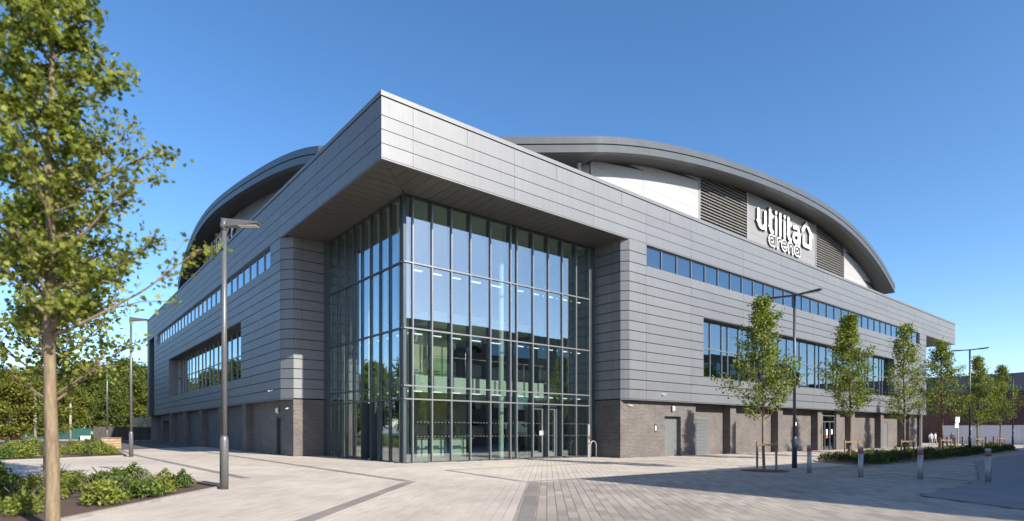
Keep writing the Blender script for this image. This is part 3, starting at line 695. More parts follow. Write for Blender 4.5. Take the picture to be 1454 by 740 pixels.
# the chamfer edge runs from the left corner to the right one
ch_p = [ledge[0], ((2+15.4)/2, (12.2+2)/2, (ledge[0][2]+edge[0][2])/2+.25), edge[0]]; ch_n = [mL, nch, mR]
le = ledge[::-1]; ln = nL[::-1]
for pts, nn in ((edge, nR), (ch_p, ch_n), (le, ln)):
    sweep(pts, nn, [(0, .5, -.43, .02)], 'roof_edge', 'clad_roof')
    sweep(pts, nn, [(.10, .45, -.50, -.431)], 'shadow_gap', 'joint')
    sweep(pts, nn, [(.02, .5, -.95, -.501)], 'roof_edge', 'clad_roof')
    sweep(pts, nn, [(.501, 3.4, -.93, -.85)], 'eave_soffit', 'roof_soffit')
# bright walls under the arch
WY = 3.8; WX = 3.8
def arch_cells(axis, u0, u1, zfun, seams, name, mat, d0):
    rows = [15.3, 16.6, 17.75, 18.9, 20.05, 21.2, 22.4]
    us = [u0]+[s for s in seams if u0 < s < u1]+[u1]
    for a, b in zip(us[:-1], us[1:]):
        for z0, z1 in zip(rows[:-1], rows[1:]):
            ta, tb = min(z1-.012, zfun(a)-.8), min(z1-.012, zfun(b)-.8)
            if max(ta, tb) <= z0+.05: continue
            ta, tb = max(ta, z0+.02), max(tb, z0+.02); m_ = MB(); a_, b_ = a+.01, b-.01
            if axis == 'R': m_.hexa([(a_,d0,z0),(b_,d0,z0),(b_,d0+.06,z0),(a_,d0+.06,z0)], [(a_,d0,ta),(b_,d0,tb),(b_,d0+.06,tb),(a_,d0+.06,ta)])
            else: m_.hexa([(d0,b_,z0),(d0,a_,z0),(d0+.06,a_,z0),(d0+.06,b_,z0)], [(d0,b_,tb),(d0,a_,ta),(d0+.06,a_,ta),(d0+.06,b_,tb)])
            m_.build(name, mat, upper)
um = MB()
for k in range(len(RXs)-1):
    if RXs[k] < 16.9: continue
    a, b = RXs[k], RXs[k+1]; um.hexa([(a,WY+.08,15.3),(b,WY+.08,15.3),(b,WY+.3,15.3),(a,WY+.3,15.3)], [(a,WY+.08,zr(a)-.8),(b,WY+.08,zr(b)-.8),(b,WY+.3,zr(b)-.8),(a,WY+.3,zr(a)-.8)])
upper = um.build('upper_wall', 'joint', arena); um = MB()
for k in range(len(LYs)-1):
    if LYs[k] < 13.6: continue
    a, b = LYs[k], LYs[k+1]; um.hexa([(WX+.08,b,15.3),(WX+.08,a,15.3),(WX+.3,a,15.3),(WX+.3,b,15.3)], [(WX+.08,b,zl(b)-.8),(WX+.08,a,zl(a)-.8),(WX+.3,a,zl(a)-.8),(WX+.3,b,zl(b)-.8)])
um.build('upper_wall', 'inner_grey', arena)
arch_cells('R', 16.85, 29.2, zr, [22.2], 'white_panel', 'white_panel', WY); arch_cells('R', 36.5, 49.9, zr, [], 'white_panel', 'sign_panel', WY); arch_cells('R', 56.9, 66.6, zr, [62.2], 'white_panel', 'white_panel', WY)
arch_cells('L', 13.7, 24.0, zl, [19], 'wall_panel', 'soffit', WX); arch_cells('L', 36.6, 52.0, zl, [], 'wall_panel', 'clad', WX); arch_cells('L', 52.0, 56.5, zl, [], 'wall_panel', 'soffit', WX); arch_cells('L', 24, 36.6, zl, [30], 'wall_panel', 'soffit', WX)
mb = MB(); cc = [(16.83,3.82),(3.82,13.68)]; d = (Vector(cc[1])-Vector(cc[0])).normalized(); nn = Vector((-d.y, d.x))*-.15
mb.prism([cc[0], cc[1], (cc[1][0]+abs(nn.x), cc[1][1]+abs(nn.y)), (cc[0][0]+abs(nn.x), cc[0][1]+abs(nn.y))], 15.3, [18.95,18.3,18.3,18.95]); mb.build('chamfer_wall', 'white_panel', upper)
mb = MB(); mb.tube([(15.6,3.7,15.3),(15.6,3.7,18.6)], .13, 10); mb.build('roof_strut', 'white_panel', arena)
for a, b in ((29.2,36.5),(49.9,56.9)):
    lm = MB(); z = 15.4
    while z < 22.4:
        xa = [x for x in np.linspace(a+.05, b-.05, 15) if zr(x)-.85 > z]
        if len(xa) > 1: lm.hexa([(xa[0],WY-.04,z),(xa[-1],WY-.04,z),(xa[-1],WY+.07,z+.10),(xa[0],WY+.07,z+.10)], [(xa[0],WY-.04,z+.05),(xa[-1],WY-.04,z+.05),(xa[-1],WY+.07,z+.15),(xa[0],WY+.07,z+.15)])
        z += .25
    lm.build('louvre', 'louvre', upper, kind='stuff')
    for x in (a, b): bpart('louvre_jamb', 'white_panel', upper, x-.06, x+.06, WY-.06, WY+.06, 15.3, zr(x)-.82)
bpart('corner_trim', 'white_panel', upper, 16.75, 16.95, WY-.05, WY+.07, 15.3, zr(16.85)-.85)

# -------- raised sign letters under the arch
def stroke(mb, pts, w, d0, d1, fr, cap=6):
    """rounded stroke: pts in (u,v); fr maps (u,v,depth) to world; slot 0 = face, 1 = return"""
    P = [Vector(p) for p in pts]; L = []; R_ = []
    for k, p in enumerate(P):
        if k == 0: d = (P[1]-P[0]).normalized(); n = Vector((-d.y, d.x)); s = 1
        elif k == len(P)-1: d = (P[k]-P[k-1]).normalized(); n = Vector((-d.y, d.x)); s = 1
        else:
            d1_ = (P[k]-P[k-1]).normalized(); d2_ = (P[k+1]-P[k]).normalized(); n1 = Vector((-d1_.y, d1_.x)); n2 = Vector((-d2_.y, d2_.x)); n = (n1+n2).normalized(); s = 1/max(.5, n.dot(n1))
        L.append(p+n*w/2*s); R_.append(p-n*w/2*s)
    def arc(c, n, sgn):
        a0 = math.atan2(n.y, n.x); return [c+Vector((math.cos(a0+sgn*math.pi*j/cap), math.sin(a0+sgn*math.pi*j/cap)))*w/2 for j in range(1, cap)]
    dN = (P[-1]-P[-2]).normalized(); d0v = (P[1]-P[0]).normalized()
    outline = R_+arc(P[-1], Vector((dN.y, -dN.x)), 1)+L[::-1]+arc(P[0], Vector((-d0v.y, d0v.x)), 1)
    n_ = len(outline); i = len(mb.v)
    mb.v += [fr(q.x, q.y, d1) for q in outline]+[fr(q.x, q.y, d0) for q in outline]
    for k in range(n_):
        l = (k+1) % n_; mb.f.append((i+n_+k, i+n_+l, i+l, i+k)); mb.mi.append(1)
    m = len(P)                                                          # face as quads plus cap fans
    for k in range(m-1): mb.f.append((i+k, i+k+1, i+(m+cap-1)+(m-2-k), i+(m+cap-1)+(m-1-k))); mb.mi.append(0)
    mb.f.append(tuple([i+m-1]+[i+m+j for j in range(cap-1)]+[i+m+cap-1])); mb.mi.append(0)
    e = i+2*m+cap-1; mb.f.append(tuple([i+2*m+cap-2]+[e+j for j in range(cap-1)]+[i])); mb.mi.append(0)
def arcpts(cx_, cy_, rx, ry, a0, a1, n=9): return [(cx_+rx*math.cos(math.radians(a0+(a1-a0)*k/n)), cy_+ry*math.sin(math.radians(a0+(a1-a0)*k/n))) for k in range(n+1)]
BIG = [  # letter strokes in metres from the sign origin
 ('letter_u', [[(0.0,1.45),(0,.55)]+arcpts(.62,.55,.62,.55,180,360), [(1.24,1.45),(1.24,0.0)]]),
 ('letter_t', [[(2.07,2.0),(2.07,.5)]+arcpts(2.5,.5,.43,.5,180,275,6), [(2.07,1.42),(2.5,1.42)]]),
 ('letter_i', [[(3.2,1.4),(3.2,0)], [(3.2,1.93),(3.2,1.96)]]),
 ('letter_l', [[(4.0,2.0),(4.0,0)]]),
 ('letter_i', [[(4.85,1.4),(4.85,0)], [(4.85,1.93),(4.85,1.96)]]),
 ('letter_t', [[(5.6,2.0),(5.6,.5)]+arcpts(6.03,.5,.43,.5,180,275,6), [(5.6,1.42),(6.03,1.42)]]),
 ('letter_a', [[(6.75,1.36)]+arcpts(7.2,.95,.6,.5,110,0,6)+[(7.8,.95),(7.8,0)], [(7.8,.82),(7.2,.82)]+arcpts(7.1,.41,.47,.41,90,330,8)]),
 ('house_emblem', [[(8.52,1.5),(9.4,2.3),(10.5,1.3),(10.22,1.2),(10.2,.12),(8.85,.12),(8.75,.2),(8.75,.9)]]),
]
SMALL = [
 ('letter_a', [arcpts(.45,.4,.42,.42,20,380,12), [(.9,.8),(.9,-.05)]]),
 ('letter_r', [[(1.55,.8),(1.55,-.05)], arcpts(1.95,.4,.4,.42,180,75,5)]),
 ('letter_e', [arcpts(2.85,.4,.42,.42,5,315,11), [(2.5,.42),(3.2,.42)]]),
 ('letter_n', [[(3.75,.8),(3.75,-.05)], [(3.78,.42)]+arcpts(4.15,.42,.38,.4,170,0,7)+[(4.53,-.05)]]),
 ('letter_a', [arcpts(5.4,.4,.42,.42,20,380,12), [(5.85,.8),(5.85,-.05)]]),
]
def sign(fr, label):
    root = empty('raised_sign', fr(4.5,0,0), label=label, cat='sign'); inv = Vector(root.location)
    f2 = lambda u, v, d: tuple(Vector(fr(u, v, d))-inv)
    for nm, ss in BIG:
        m_ = MB()
        for k, s in enumerate(ss): stroke(m_, s, .37, .02, .22+.004*k, f2)
        m_.build(nm, ['white', 'letter_side'], root)
    for nm, ss in SMALL:
        m_ = MB(); m2 = MB()
        for k, s in enumerate(ss):
            s2 = [(u*1.0+2.05, v*.86-1.08) for u, v in s]; stroke(m_, s2, .39, .02, .18+.004*k, f2); stroke(m2, s2, .18, .19, .212+.003*k, f2)
        b = m_.build('letter_outline', ['white', 'letter_side'], root); m2.build(nm, ['letter_dark', 'letter_dark'], b)
sign(lambda u, v, d: (38.05+u, WY-d, 19.62+v), 'white raised lettering with a house emblem on the sunlit wall under the arch')
sign(lambda u, v, d: (WX-d, 48.9-u, 19.8+v), 'raised lettering with a house emblem on the shaded wall under the arch')

# ------------------------------------------------------------------ small fittings on the walls
def wall_light(loc, rz, label):
    r = empty('wall_light', loc, rz, label=label, cat='wall light')
    MB().box(-.11, .11, -.06, 0, -.17, .17).build('backplate', 'frame_d', r); c = MB(); c.tube([(0,-.05,-.12),(0,-.13,-.1),(0,-.14,.08),(0,-.06,.12)], [.08,.1,.1,.06], 8); c.build('diffuser', 'white', r)
wall_light((20.75,.379,3.02), 0, 'white bulkhead light on brick above the grey steel door')
wall_light((.499,14.7,2.85), -math.pi/2, 'bulkhead light above the shaded steel door on the dark brick wall')
wall_light((58.95,.949,2.95), 0, 'white bulkhead light on brick beside the double steel doors')
def cctv(loc, rz, label):
    r = empty('security_camera', loc, rz, label=label, cat='camera'); r.scale = (.6, .6, .6)
    MB().box(-.05, .05, -.04, 0, -.05, .05).build('bracket', 'white', r); c = MB(); c.tube([(0,-.03,0),(0,-.16,-.02)], .02, 6); c.build('arm', 'white', r); c = MB(); c.tube([(0,-.1,-.05),(.0,-.42,-.1)], .055, 10); c.build('housing', 'white', r)
cctv((16.4,.379,3.15), .5, 'small white camera on the sunlit brick under the cladding edge')
cctv((19.2,-.004,3.9), .3, 'small white camera on the lowest metal panel above the brick wall')
cctv((-.004,14.3,4.05), -math.pi/2-.4, 'small white camera on the shaded metal cladding above the brick')
cctv((.499,12.9,2.95), -math.pi/2+.5, 'small white camera on the shaded brick near the corner')
pl = empty('wall_plaque', (19.05,.379,1.75), label='small blue and white plaque on brick beside the grey steel door', cat='sign')
MB().box(-.12, .12, -.015, 0, -.24, .24).build('plate', 'pole_blue', pl); MB().box(-.04, .04, -.019, -.0152, -.16, .16).build('mark', 'white', pl)
# bike hoop and steel post by the entrance
hp = MB(); x0, x1, y = 14.55, 15.05, 1.75; z = gz(14.8, y)
hp.tube([(x0-14.8,0,-.1),(x0-14.8,0,.75)]+[(.25*math.cos(math.pi-math.pi*k/8),0,.75+.25*math.sin(math.pi*k/8)) for k in range(1,8)]+[(x1-14.8,0,.75),(x1-14.8,0,-.1)], .03, 8)
hp.build('cycle_hoop', 'steel', None, smooth=True, loc=(14.8,y,z), label='bare steel cycle hoop beside the glazed entrance', cat='cycle stand')
sp = empty('door_control_post', (14.75,2.1,gz(14.75,2.1)), label='slim steel post standing against the end of the entrance glass', cat='post')
MB().box(-.07,.07,-.05,.05,-.05,2.0).build('post', 'steel', sp); MB().box(-.05,.05,-.058,-.051,1.1,1.3).build('button_plate', 'frame_d', sp)

# ------------------------------------------------------------------ street furniture
def lamp_single(loc, h, rz, label):
    r = empty('street_lamp', loc, rz, label=label, cat='street lamp', group='lamp posts along the shaded side')
    c = MB(); c.tube([(0,0,-.1),(0,0,1.28),(0,0,1.36),(0,0,1.42)], [.108,.108,.098,.072], 20); c.build('sleeve', 'pole', r, smooth=True)
    c = MB(); c.tube([(0,0,1.40),(0,0,h)], [.07,.062], 16); c.build('pole', 'pole', r, smooth=True)
    c = MB(); c.tube([(0,0,h-.28),(0,0,h+.02)], [.078,.078], 16); c.build('collar', 'pole', r, smooth=True)
    c = MB(); c.hexa([(-.07,-.07,h-.2),(.92,-.14,h-.13),(.92,.14,h-.13),(-.07,.07,h-.2)], [(-.08,-.015,h+.05),(.95,-.15,h-.085),(.95,.15,h-.085),(-.08,.015,h+.05)])
    hd = c.build('lamp_head', 'pole', r)
    MB().box(.40, .88, -.10, .10, h-.172, h-.163).build('lens', 'lens', hd)
lamp_single((-7.29,-5.5,gz(-7.29,-5.5)), 7.1, -TH, 'tall grey lamp post with wedge head at the tip of the mulched bed')
lamp_single((-7.05,16.06,gz(-7.05,16.06)), 7.7, -TH, 'slim grey lamp post at the corner of the second planting bed')
lamp_single((-6.3,39.5,gz(-6.3,39.5)), 7.7, -TH, 'distant slim lamp post beyond the timber crate')
def lamp_double(loc, h, label):
    r = empty('street_lamp', loc, 0, label=label, cat='street lamp', group='double arm lamp posts')
    c = MB(); c.tube([(0,0,-.1),(0,0,1.3),(0,0,1.38),(0,0,1.42)], [.105,.105,.095,.07], 18); c.build('sleeve', 'pole_blue', r, smooth=True)
    c = MB(); c.tube([(0,0,1.40),(0,0,h)], [.068,.055], 14); c.build('pole', 'pole_dark', r, smooth=True)
    MB().box(-.04,.04,-.075,-.069,1.9,2.05).build('notice', 'white', r)
    for s in (-1, 1):
        c = MB(); y0, y1 = .05*s, 1.15*s; ya, yb = sorted((y0, y1))
        za, zb = (h-.05, h+.02) if s > 0 else (h+.02, h-.05)
        c.hexa([(-.05,ya,za-.04),(.05,ya,za-.04),(.12,yb,zb-.04),(-.12,yb,zb-.04)] if s > 0 else [(-.12,ya,za-.04),(.12,ya,za-.04),(.05,yb,zb-.04),(-.05,yb,zb-.04)],
               [(-.05,ya,za+.03),(.05,ya,za+.03),(.12,yb,zb+.02),(-.12,yb,zb+.02)] if s > 0 else [(-.12,ya,za+.02),(.12,ya,za+.02),(.05,yb,zb+.03),(-.05,yb,zb+.03)])
        hd = c.build('lamp_head', 'pole_dark', r); a_, b_ = sorted((.5*s, 1.05*s)); MB().box(-.08,.08,a_,b_,h-.075,h-.066).build('lens', 'lens', hd)
lamp_double((14.98,-10.14,gz(14.98,-10.14)), 7.75, 'dark double arm lamp post with blue sleeve beside the first young tree')
lamp_double((44.6,-9.93,gz(44.6,-9.93)), 8.1, 'double arm lamp post among the blurred trees in the long bed')
lamp_double((69.6,-8.15,gz(69.6,-8.15)), 8.1, 'farthest double arm lamp post in front of the red brick building')
BO = empty('bollard', (0,0,0), label='stainless steel bollard with a red band at the plaza edge', cat='bollard', group='steel bollards along the plaza edge')
c = MB(); c.tube([(0,0,-.05),(0,0,.86)], .083, 20); c.build('post', 'steel', BO, smooth=False)
c = MB(); c.tube([(0,0,.861),(0,0,.96)], .0845, 20); c.build('band', 'red', BO)
c = MB(); c.tube([(0,0,.961),(0,0,1.09),(0,0,1.11)], [.083,.083,.072], 20); c.build('cap', 'steel', BO)
for k, (x, y) in enumerate(((12.33,-11.93),(11.71,-13.99),(12.45,-15.6),(13.01,-17.33))):
    o = BO if k == 0 else copy_tree(BO); o.location = (x, y, gz(x, y))
for o in COL.objects:
    if o.type == 'MESH' and o.parent and o.parent.name.startswith('bollard'): o.data.polygons.foreach_set('use_smooth', [len(p.vertices) == 4 for p in o.data.polygons])

# ------------------------------------------------------------------ trees
def np_mesh(name, verts, faces, mat, smooth=False):
    me = bpy.data.meshes.new(name); nv = len(verts); nf = len(faces); k = faces.shape[1]
    me.vertices.add(nv); me.vertices.foreach_set('co', verts.astype(np.float32).ravel())
    me.loops.add(nf*k); me.loops.foreach_set('vertex_index', faces.astype(np.int32).ravel())
    me.polygons.add(nf); me.polygons.foreach_set('loop_start', np.arange(0, nf*k, k, dtype=np.int32)); me.polygons.foreach_set('loop_total', np.full(nf, k, dtype=np.int32))
    me.materials.append(M[mat]); me.update(calc_edges=True); me.validate(); return me
def leaves(name, C, size, mat, seed, up=0.6, lobed=False):
    """C: (n,3) leaf centres; folded leaf blades with random attitude"""
    r = np.random.default_rng(seed); n = len(C)
    nrm = r.normal(size=(n,3)); nrm /= np.linalg.norm(nrm, axis=1)[:,None]; nrm[:,2] += up; nrm /= np.linalg.norm(nrm, axis=1)[:,None]
    t = r.normal(size=(n,3)); t -= nrm*(t*nrm).sum(1)[:,None]; t /= np.linalg.norm(t, axis=1)[:,None]; b = np.cross(nrm, t)
    s = size*r.uniform(.65, 1.25, n)[:,None]
    if lobed:
        T = [(0,-.5,0),(.42,-.28,.06),(.30,.02,.03),(.5,.28,.1),(.16,.22,.02),(0,.62,.0),(-.16,.22,.02),(-.5,.28,.1),(-.30,.02,.03),(-.42,-.28,.06)]
        V = np.stack([C+s*(x*t+y*b+z*nrm) for x, y, z in T], 1).reshape(-1,3)
        F = np.array([[0,1,2,8],[0,8,9,9],[2,3,4,8],[4,5,6,8],[6,7,8,8]]); F = np.array([[0,1,2,8],[8,2,3,4],[8,4,5,6]])
        base = np.arange(n)[:,None,None]*10; Fq = (base+np.array([[0,1,2,8],[8,2,4,6]])[None]).reshape(-1,4)
        tri = np.array([[0,8,9],[2,3,4],[4,5,6],[6,7,8]]); Ft = (base+tri[None]).reshape(-1,3)
        me = bpy.data.meshes.new(name); me.vertices.add(len(V)); me.vertices.foreach_set('co', V.astype(np.float32).ravel())
        loops = np.concatenate([Fq.ravel(), Ft.ravel()]).astype(np.int32); me.loops.add(len(loops)); me.loops.foreach_set('vertex_index', loops)
        ls = np.concatenate([np.arange(len(Fq))*4, len(Fq)*4+np.arange(len(Ft))*3]).astype(np.int32); lt = np.concatenate([np.full(len(Fq),4), np.full(len(Ft),3)]).astype(np.int32)
        me.polygons.add(len(ls)); me.polygons.foreach_set('loop_start', ls); me.polygons.foreach_set('loop_total', lt); me.materials.append(M[mat]); me.update(calc_edges=True); me.validate(); return me
    T = [(0,-.55,0),(.32,0,.1),(0,.55,0),(-.32,0,.1)]
    V = np.stack([C+s*(x*t+y*b+z*nrm) for x, y, z in T], 1).reshape(-1,3)
    F = (np.arange(n)[:,None,None]*4+np.array([[0,1,2],[0,2,3]])[None]).reshape(-1,3)
    return np_mesh(name, V, F, mat)
def grow(seed, H, base, prof, nb, sub, r0, rise=0.9, clump=0.2, per=14, extra=()):
    """trunk, limbs and twigs; returns branch mesh builder and leaf centres"""
    r = random.Random(seed); mb = MB(); C = []
    tr = []; x = y = 0
    for k in range(9):
        h = H*0.97*k/8; tr.append(Vector((x, y, h))); x += r.uniform(-1,1)*.012*H*.6; y += r.uniform(-1,1)*.012*H*.6
    mb.tube([tr[0]-Vector((0,0,.15))]+tr, [r0*1.25]+[r0*(1-k/8)**.8*.93+.012 for k in range(9)], 10)
    def at(h):
        f = min(max(h/(H*.97)*8, 0), 7.999); k = int(f); return tr[k].lerp(tr[k+1], f-k)
    def cluster(p, rad, n):
        for _ in range(n): C.append((p.x+r.gauss(0, rad), p.y+r.gauss(0, rad), p.z+r.gauss(0, rad*.75)))
    for i in range(nb+len(extra)):
        f = (i+r.random())/nb; h = base+(H*.95-base)*f; az = i*2.39996+r.uniform(-.5,.5); L = 0 if i >= nb else prof(f)*r.uniform(.5, 1.32)
        rs = rise*r.uniform(.55, 1.1)
        if i >= nb: h, az, L, rs = extra[i-nb]; f = .2
        if L < .1: continue
        o = at(h); d = Vector((math.cos(az), math.sin(az), rs)).normalized(); pts = [o]; p = o.copy(); rb = max(.007, r0*.42*(1-f*.75))
        for k in range(5):
            d = (d+Vector((r.uniform(-.2,.2), r.uniform(-.2,.2), r.uniform(-.12,.2)))).normalized(); p = p+d*L/5; pts.append(p.copy())
        mb.tube(pts, [rb*(1-k/5.6) for k in range(6)], 6, False)
        for j in range(sub):
            u = .22+.78*(j+r.random())/sub; q = pts[min(int(u*5), 4)].lerp(pts[min(int(u*5)+1, 5)], u*5-int(u*5)) if u < 1 else pts[5]
            dd = (d+Vector((r.uniform(-1,1), r.uniform(-1,1), r.uniform(-.55,.8)))).normalized(); l2 = L*.36*(1.15-u*.6)+.08
            e = q+dd*l2; m_ = q.lerp(e, .5)+Vector((0,0,.06*l2)); mb.tube([q, m_, e], [rb*.38, rb*.26, .003], 4, False)
            for k in range(3): cluster(q.lerp(e, (.35,.7,1.0)[k]), clump, per//3+r.randint(0, 2))
    cluster(at(H*.96), clump, per*2); cluster(at(H*.9), clump*1.2, per*2)
    return mb, np.array(C)
def make_tree(name, seed, H, base, prof, nb, sub, r0, leaf, lsize, barkm, lobed=False, **kw):
    mb, C = grow(seed, H, base, prof, nb, sub, r0, **kw)
    return mb.mesh(name+'_wood', barkm, True), leaves(name+'_leaves', C, lsize, leaf, seed, lobed=lobed)
def place_tree(meshes, loc, rz, s, label, group, name='tree', cat='tree'):
    r = empty(name, loc, rz, label=label, cat=cat, group=group); r.scale = (s, s, s)
    link('trunk', meshes[0], r); link('crown', meshes[1], r); return r
conic = lambda a, b: (lambda f: a*(1-f)**.95*(.6+.4*min(1, f*5+.3))+b)
# foreground tree with loose lobed leaves
near = make_tree('near_tree', 11, 9.0, 2.9, lambda f: 1.36*(1-f)**.72*(.9+.3*math.sin(f*3.1))+.18, 56, 8, .092, 'leaf_near', .08, 'bark_pale', True, rise=.75, clump=.095, per=29, extra=[(2.95, -TH-2.2, 2.55, .42), (3.7, -TH-2.0, 1.5, .3)])
place_tree(near, (-10.93,-10.95,gz(-10.93,-10.95)), 2.2, 1.0, 'tall young tree with pale straight trunk in front of the mulched bed', None)
near2 = make_tree('near_tree_b', 23, 8.6, 2.2, lambda f: 1.75*(1-f)**.6+.3, 50, 9, .10, 'leaf_near', .13, 'bark_dark', True, rise=.8, clump=.17, per=14)
place_tree(near2, (-10.88,-1.85,gz(-10.88,-1.85)), .7, 1.0, 'dark mottled trunk tree growing inside the mulched bed behind the pale trunk', None)
yv = [make_tree('young_tree', 40+k, 7.9, (1.95, 2.1, 1.8, 2.2, 1.9, 2.0)[k], conic((1.8, 1.65, 1.5, 1.9, 1.6, 1.75)[k], .2), (56, 60, 44, 50, 62, 48)[k], 7, .058, 'leaf_mid', .115, 'bark_pale' if k == 0 else 'bark_dark', rise=.85, clump=.13, per=(20, 18, 14, 19, 16, 20)[k]) for k in range(6)]
TR = [((12.0,-10.28), 0, .93, 'young tree in a timber guard standing in a paved pit beside the dark lamp post'),
      ((24.12,-8.99), 1, 1.06, 'young tree in a timber guard at the near tip of the long right bed'),
      ((30.1,-9.91), 2, 1.08, 'slender young tree, second along the long right bed, in a timber guard'),
      ((40.85,-9.2), 3, 1.09, 'young tree, third along the long right bed, just before the second double lamp post'),
      ((56.7,-7.85), 4, 1.13, 'young tree in front of the white hoarding, fourth along the long right bed'),
      ((68.9,-7.2), 5, 1.16, 'farthest young tree of the right bed before the red brick building')]
for k, ((x, y), v, s, lab) in enumerate(TR):
    t_ = place_tree(yv[v], (x, y, gz(x, y)), k*1.7, s, lab, 'young trees along the sunny side'); t_.rotation_euler.x = (.0, .012, -.02, .02, -.012, .015)[k]
    g = empty('tree_guard', (x, y, gz(x, y)), -TH*.8, label='timber tree guard around the trunk of the '+['tree in the paved pit', 'first tree of the long bed', 'second tree of the long bed', 'third tree of the long bed', 'fourth tree of the long bed', 'farthest tree of the long bed'][k], cat='tree guard', group='timber tree guards')
    for sx in (-1, 1): c = MB(); c.tube([(sx*.42,-.18,-.1),(sx*.42,-.18,1.18),(sx*.42,-.18,1.2)], [.045,.045,.035], 8); c.build('post', 'timber', g)
    MB().box(-.47, .47, -.235, -.20, 1.04, 1.13).build('rail', 'timber', g); MB().box(-.1, .1, -.2, .09, 1.05, 1.10).build('tie', 'tyre', g)
for x, y, w in ((12.0,-10.28,.95), (-10.93,-10.95,.6)):
    P = [(x+w*math.cos(a), y+w*math.sin(a)) for a in (k*math.pi/8 for k in range(16))]; sheet(P, .022).build('tree_pit', 'soil', kind='structure')
# background woodland on the left and trees mirrored in the glass
fv = []
for k in range(4):
    fv.append(make_tree('woodland_tree', 70+k, 13.5, 1.2, lambda f: 4.0*math.sin(min(1, f*.85+.16)*math.pi)**.8+.3, 46, 9, .22, 'leaf_yel' if k == 3 else 'leaf_far', .46, 'bark_dark', rise=.55, clump=.55, per=26))
def at_px(px, d): return CAMX+FW.x*d+RT.x*(px-727)/824*d, CAMY+FW.y*d+RT.y*(px-727)/824*d
WOOD = [(-30,112,1.15,0),(6,125,1.0,1),(30,104,.72,3),(54,128,1.1,2),(82,112,.8,0),(104,92,.62,3),(124,130,1.15,1),(142,112,1.0,2),(158,100,.72,0),(176,124,1.2,1),(190,108,.85,2),(206,126,1.12,0),(216,104,.7,3),(-60,100,1.2,2),(232,130,1.05,0),(250,140,1.0,2),(92,150,1.2,1),(20,160,1.25,2),(14,52,.5,3),(66,60,.5,3),(40,70,.62,0)]
for k, (px, d, s, v) in enumerate(WOOD):
    x, y = at_px(px, d)
    if d < 80:
        place_tree(fv[v], (x, y, gz(x, y)), k*1.1, s, {14: 'small yellow-green tree beside the road left of the far bed', 66: 'small yellow-green tree on the paving past the far bed', 40: 'small dark green tree before the teal hoarding'}[px], None); continue
    place_tree(fv[v], (x, y, gz(x, y)), k*1.1, s, ['dense green woodland tree beyond the dark fence behind the beds', 'yellow-green woodland tree standing before the darker wood'][v == 3], 'yellow-green trees before the wood' if v == 3 else 'trees of the wood beyond the fence')
for k, (x, y, s) in enumerate(((-24,46,.75),(-27,54,.9),(-23,62,.7),(-29,70,.95),(-26,80,.9),(-33,60,1.0),(-30,92,1.0),(-36,104,1.1),(-25,104,.9))):
    place_tree(fv[k % 4], (x, y, gz(x, y)), k, s, 'broad tree by the far road, mirrored in the shaded side of the corner glass', 'trees mirrored in the corner glass')

# ------------------------------------------------------------------ shrubs
def shrub_mesh(seed, w, h, n, size, mat, spiky=False):
    r = np.random.default_rng(seed); u = r.uniform(0, 1, n)**.6; a = r.uniform(0, 2*np.pi, n); k = 5+int(r.integers(3)); ca = r.uniform(0, 2*np.pi, k); cr = r.uniform(.2,.62,k)*w; ch = r.uniform(.55, 1.0, k)*h
    j = r.integers(k, size=n); th = r.uniform(0, np.pi/2, n); rad = r.uniform(.55, 1, n)**.5*w*.5
    C = np.stack([np.cos(ca[j])*cr[j]*.7+rad*np.cos(a)*np.cos(th), np.sin(ca[j])*cr[j]*.7+rad*np.sin(a)*np.cos(th), .04+ch[j]*np.sin(th)*r.uniform(.55,1.05,n)], 1)
    return leaves('shrub_leaves', C, size, mat, seed, up=.8)
SH = [shrub_mesh(1, .5, .36, 800, .06, 'leaf_shrub'), shrub_mesh(2, .46, .42, 800, .055, 'leaf_shrub2'), shrub_mesh(3, .6, .36, 700, .06, 'leaf_dark'), shrub_mesh(4, .42, .5, 700, .065, 'leaf_shrub'), shrub_mesh(5, .5, .24, 600, .06, 'leaf_shrub2')]
KIND = ['rounded mid-green shrub', 'rounded yellow-green shrub', 'spreading dark bronze-green shrub', 'upright mid-green shrub', 'flat low yellow-green shrub']
def stems(seed):
    r = random.Random(seed); m_ = MB()
    for k in range(7):
        a = r.uniform(0, 6.3); m_.tube([(0,0,-.03),(.1*math.cos(a),.1*math.sin(a),.18),(.26*math.cos(a),.26*math.sin(a),.36)], [.012,.008,.004], 4, False)
    return m_.mesh('stems', 'bark_dark')
ST = [stems(k) for k in range(3)]
def scatter(P, nmax, gap, label, group, kinds, smin, smax, seed, hs=1.0, vis=True, inset=.38):
    r = random.Random(seed); pts = []; xs = [p[0] for p in P]; ys = [p[1] for p in P]; tries = 0
    while len(pts) < nmax and tries < 6000:
        tries += 1; x, y = r.uniform(min(xs), max(xs)), r.uniform(min(ys), max(ys))
        cx_, cy_ = sum(xs)/len(xs), sum(ys)/len(ys)
        if not inpoly(x+(x-cx_)*.02, y+(y-cy_)*.02, P): continue
        if min([math.hypot(x-p[0], y-p[1]) for p in pts] or [9]) < gap: continue
        d, la = depth_lat(x, y)
        if vis and (d < 6 or abs(la) > .9*d+1): continue
        if not all(inpoly(x+inset*math.cos(a), y+inset*math.sin(a), P) for a in (0, 1.57, 3.14, 4.71)): continue
        pts.append((x, y)); k = r.choice(kinds); s = r.uniform(smin, smax)
        o = empty('shrub', (x, y, gz(x, y)+.045), r.uniform(0, 6.3), label=KIND[k]+label, cat='shrub', group=KIND[k].split(' ', 1)[0]+' '+KIND[k].split()[-2]+' '+group); o.scale = (s, s, s*hs*r.uniform(.85, 1.2))
        link('foliage', SH[k], o); link('stems', ST[k % 3], o)
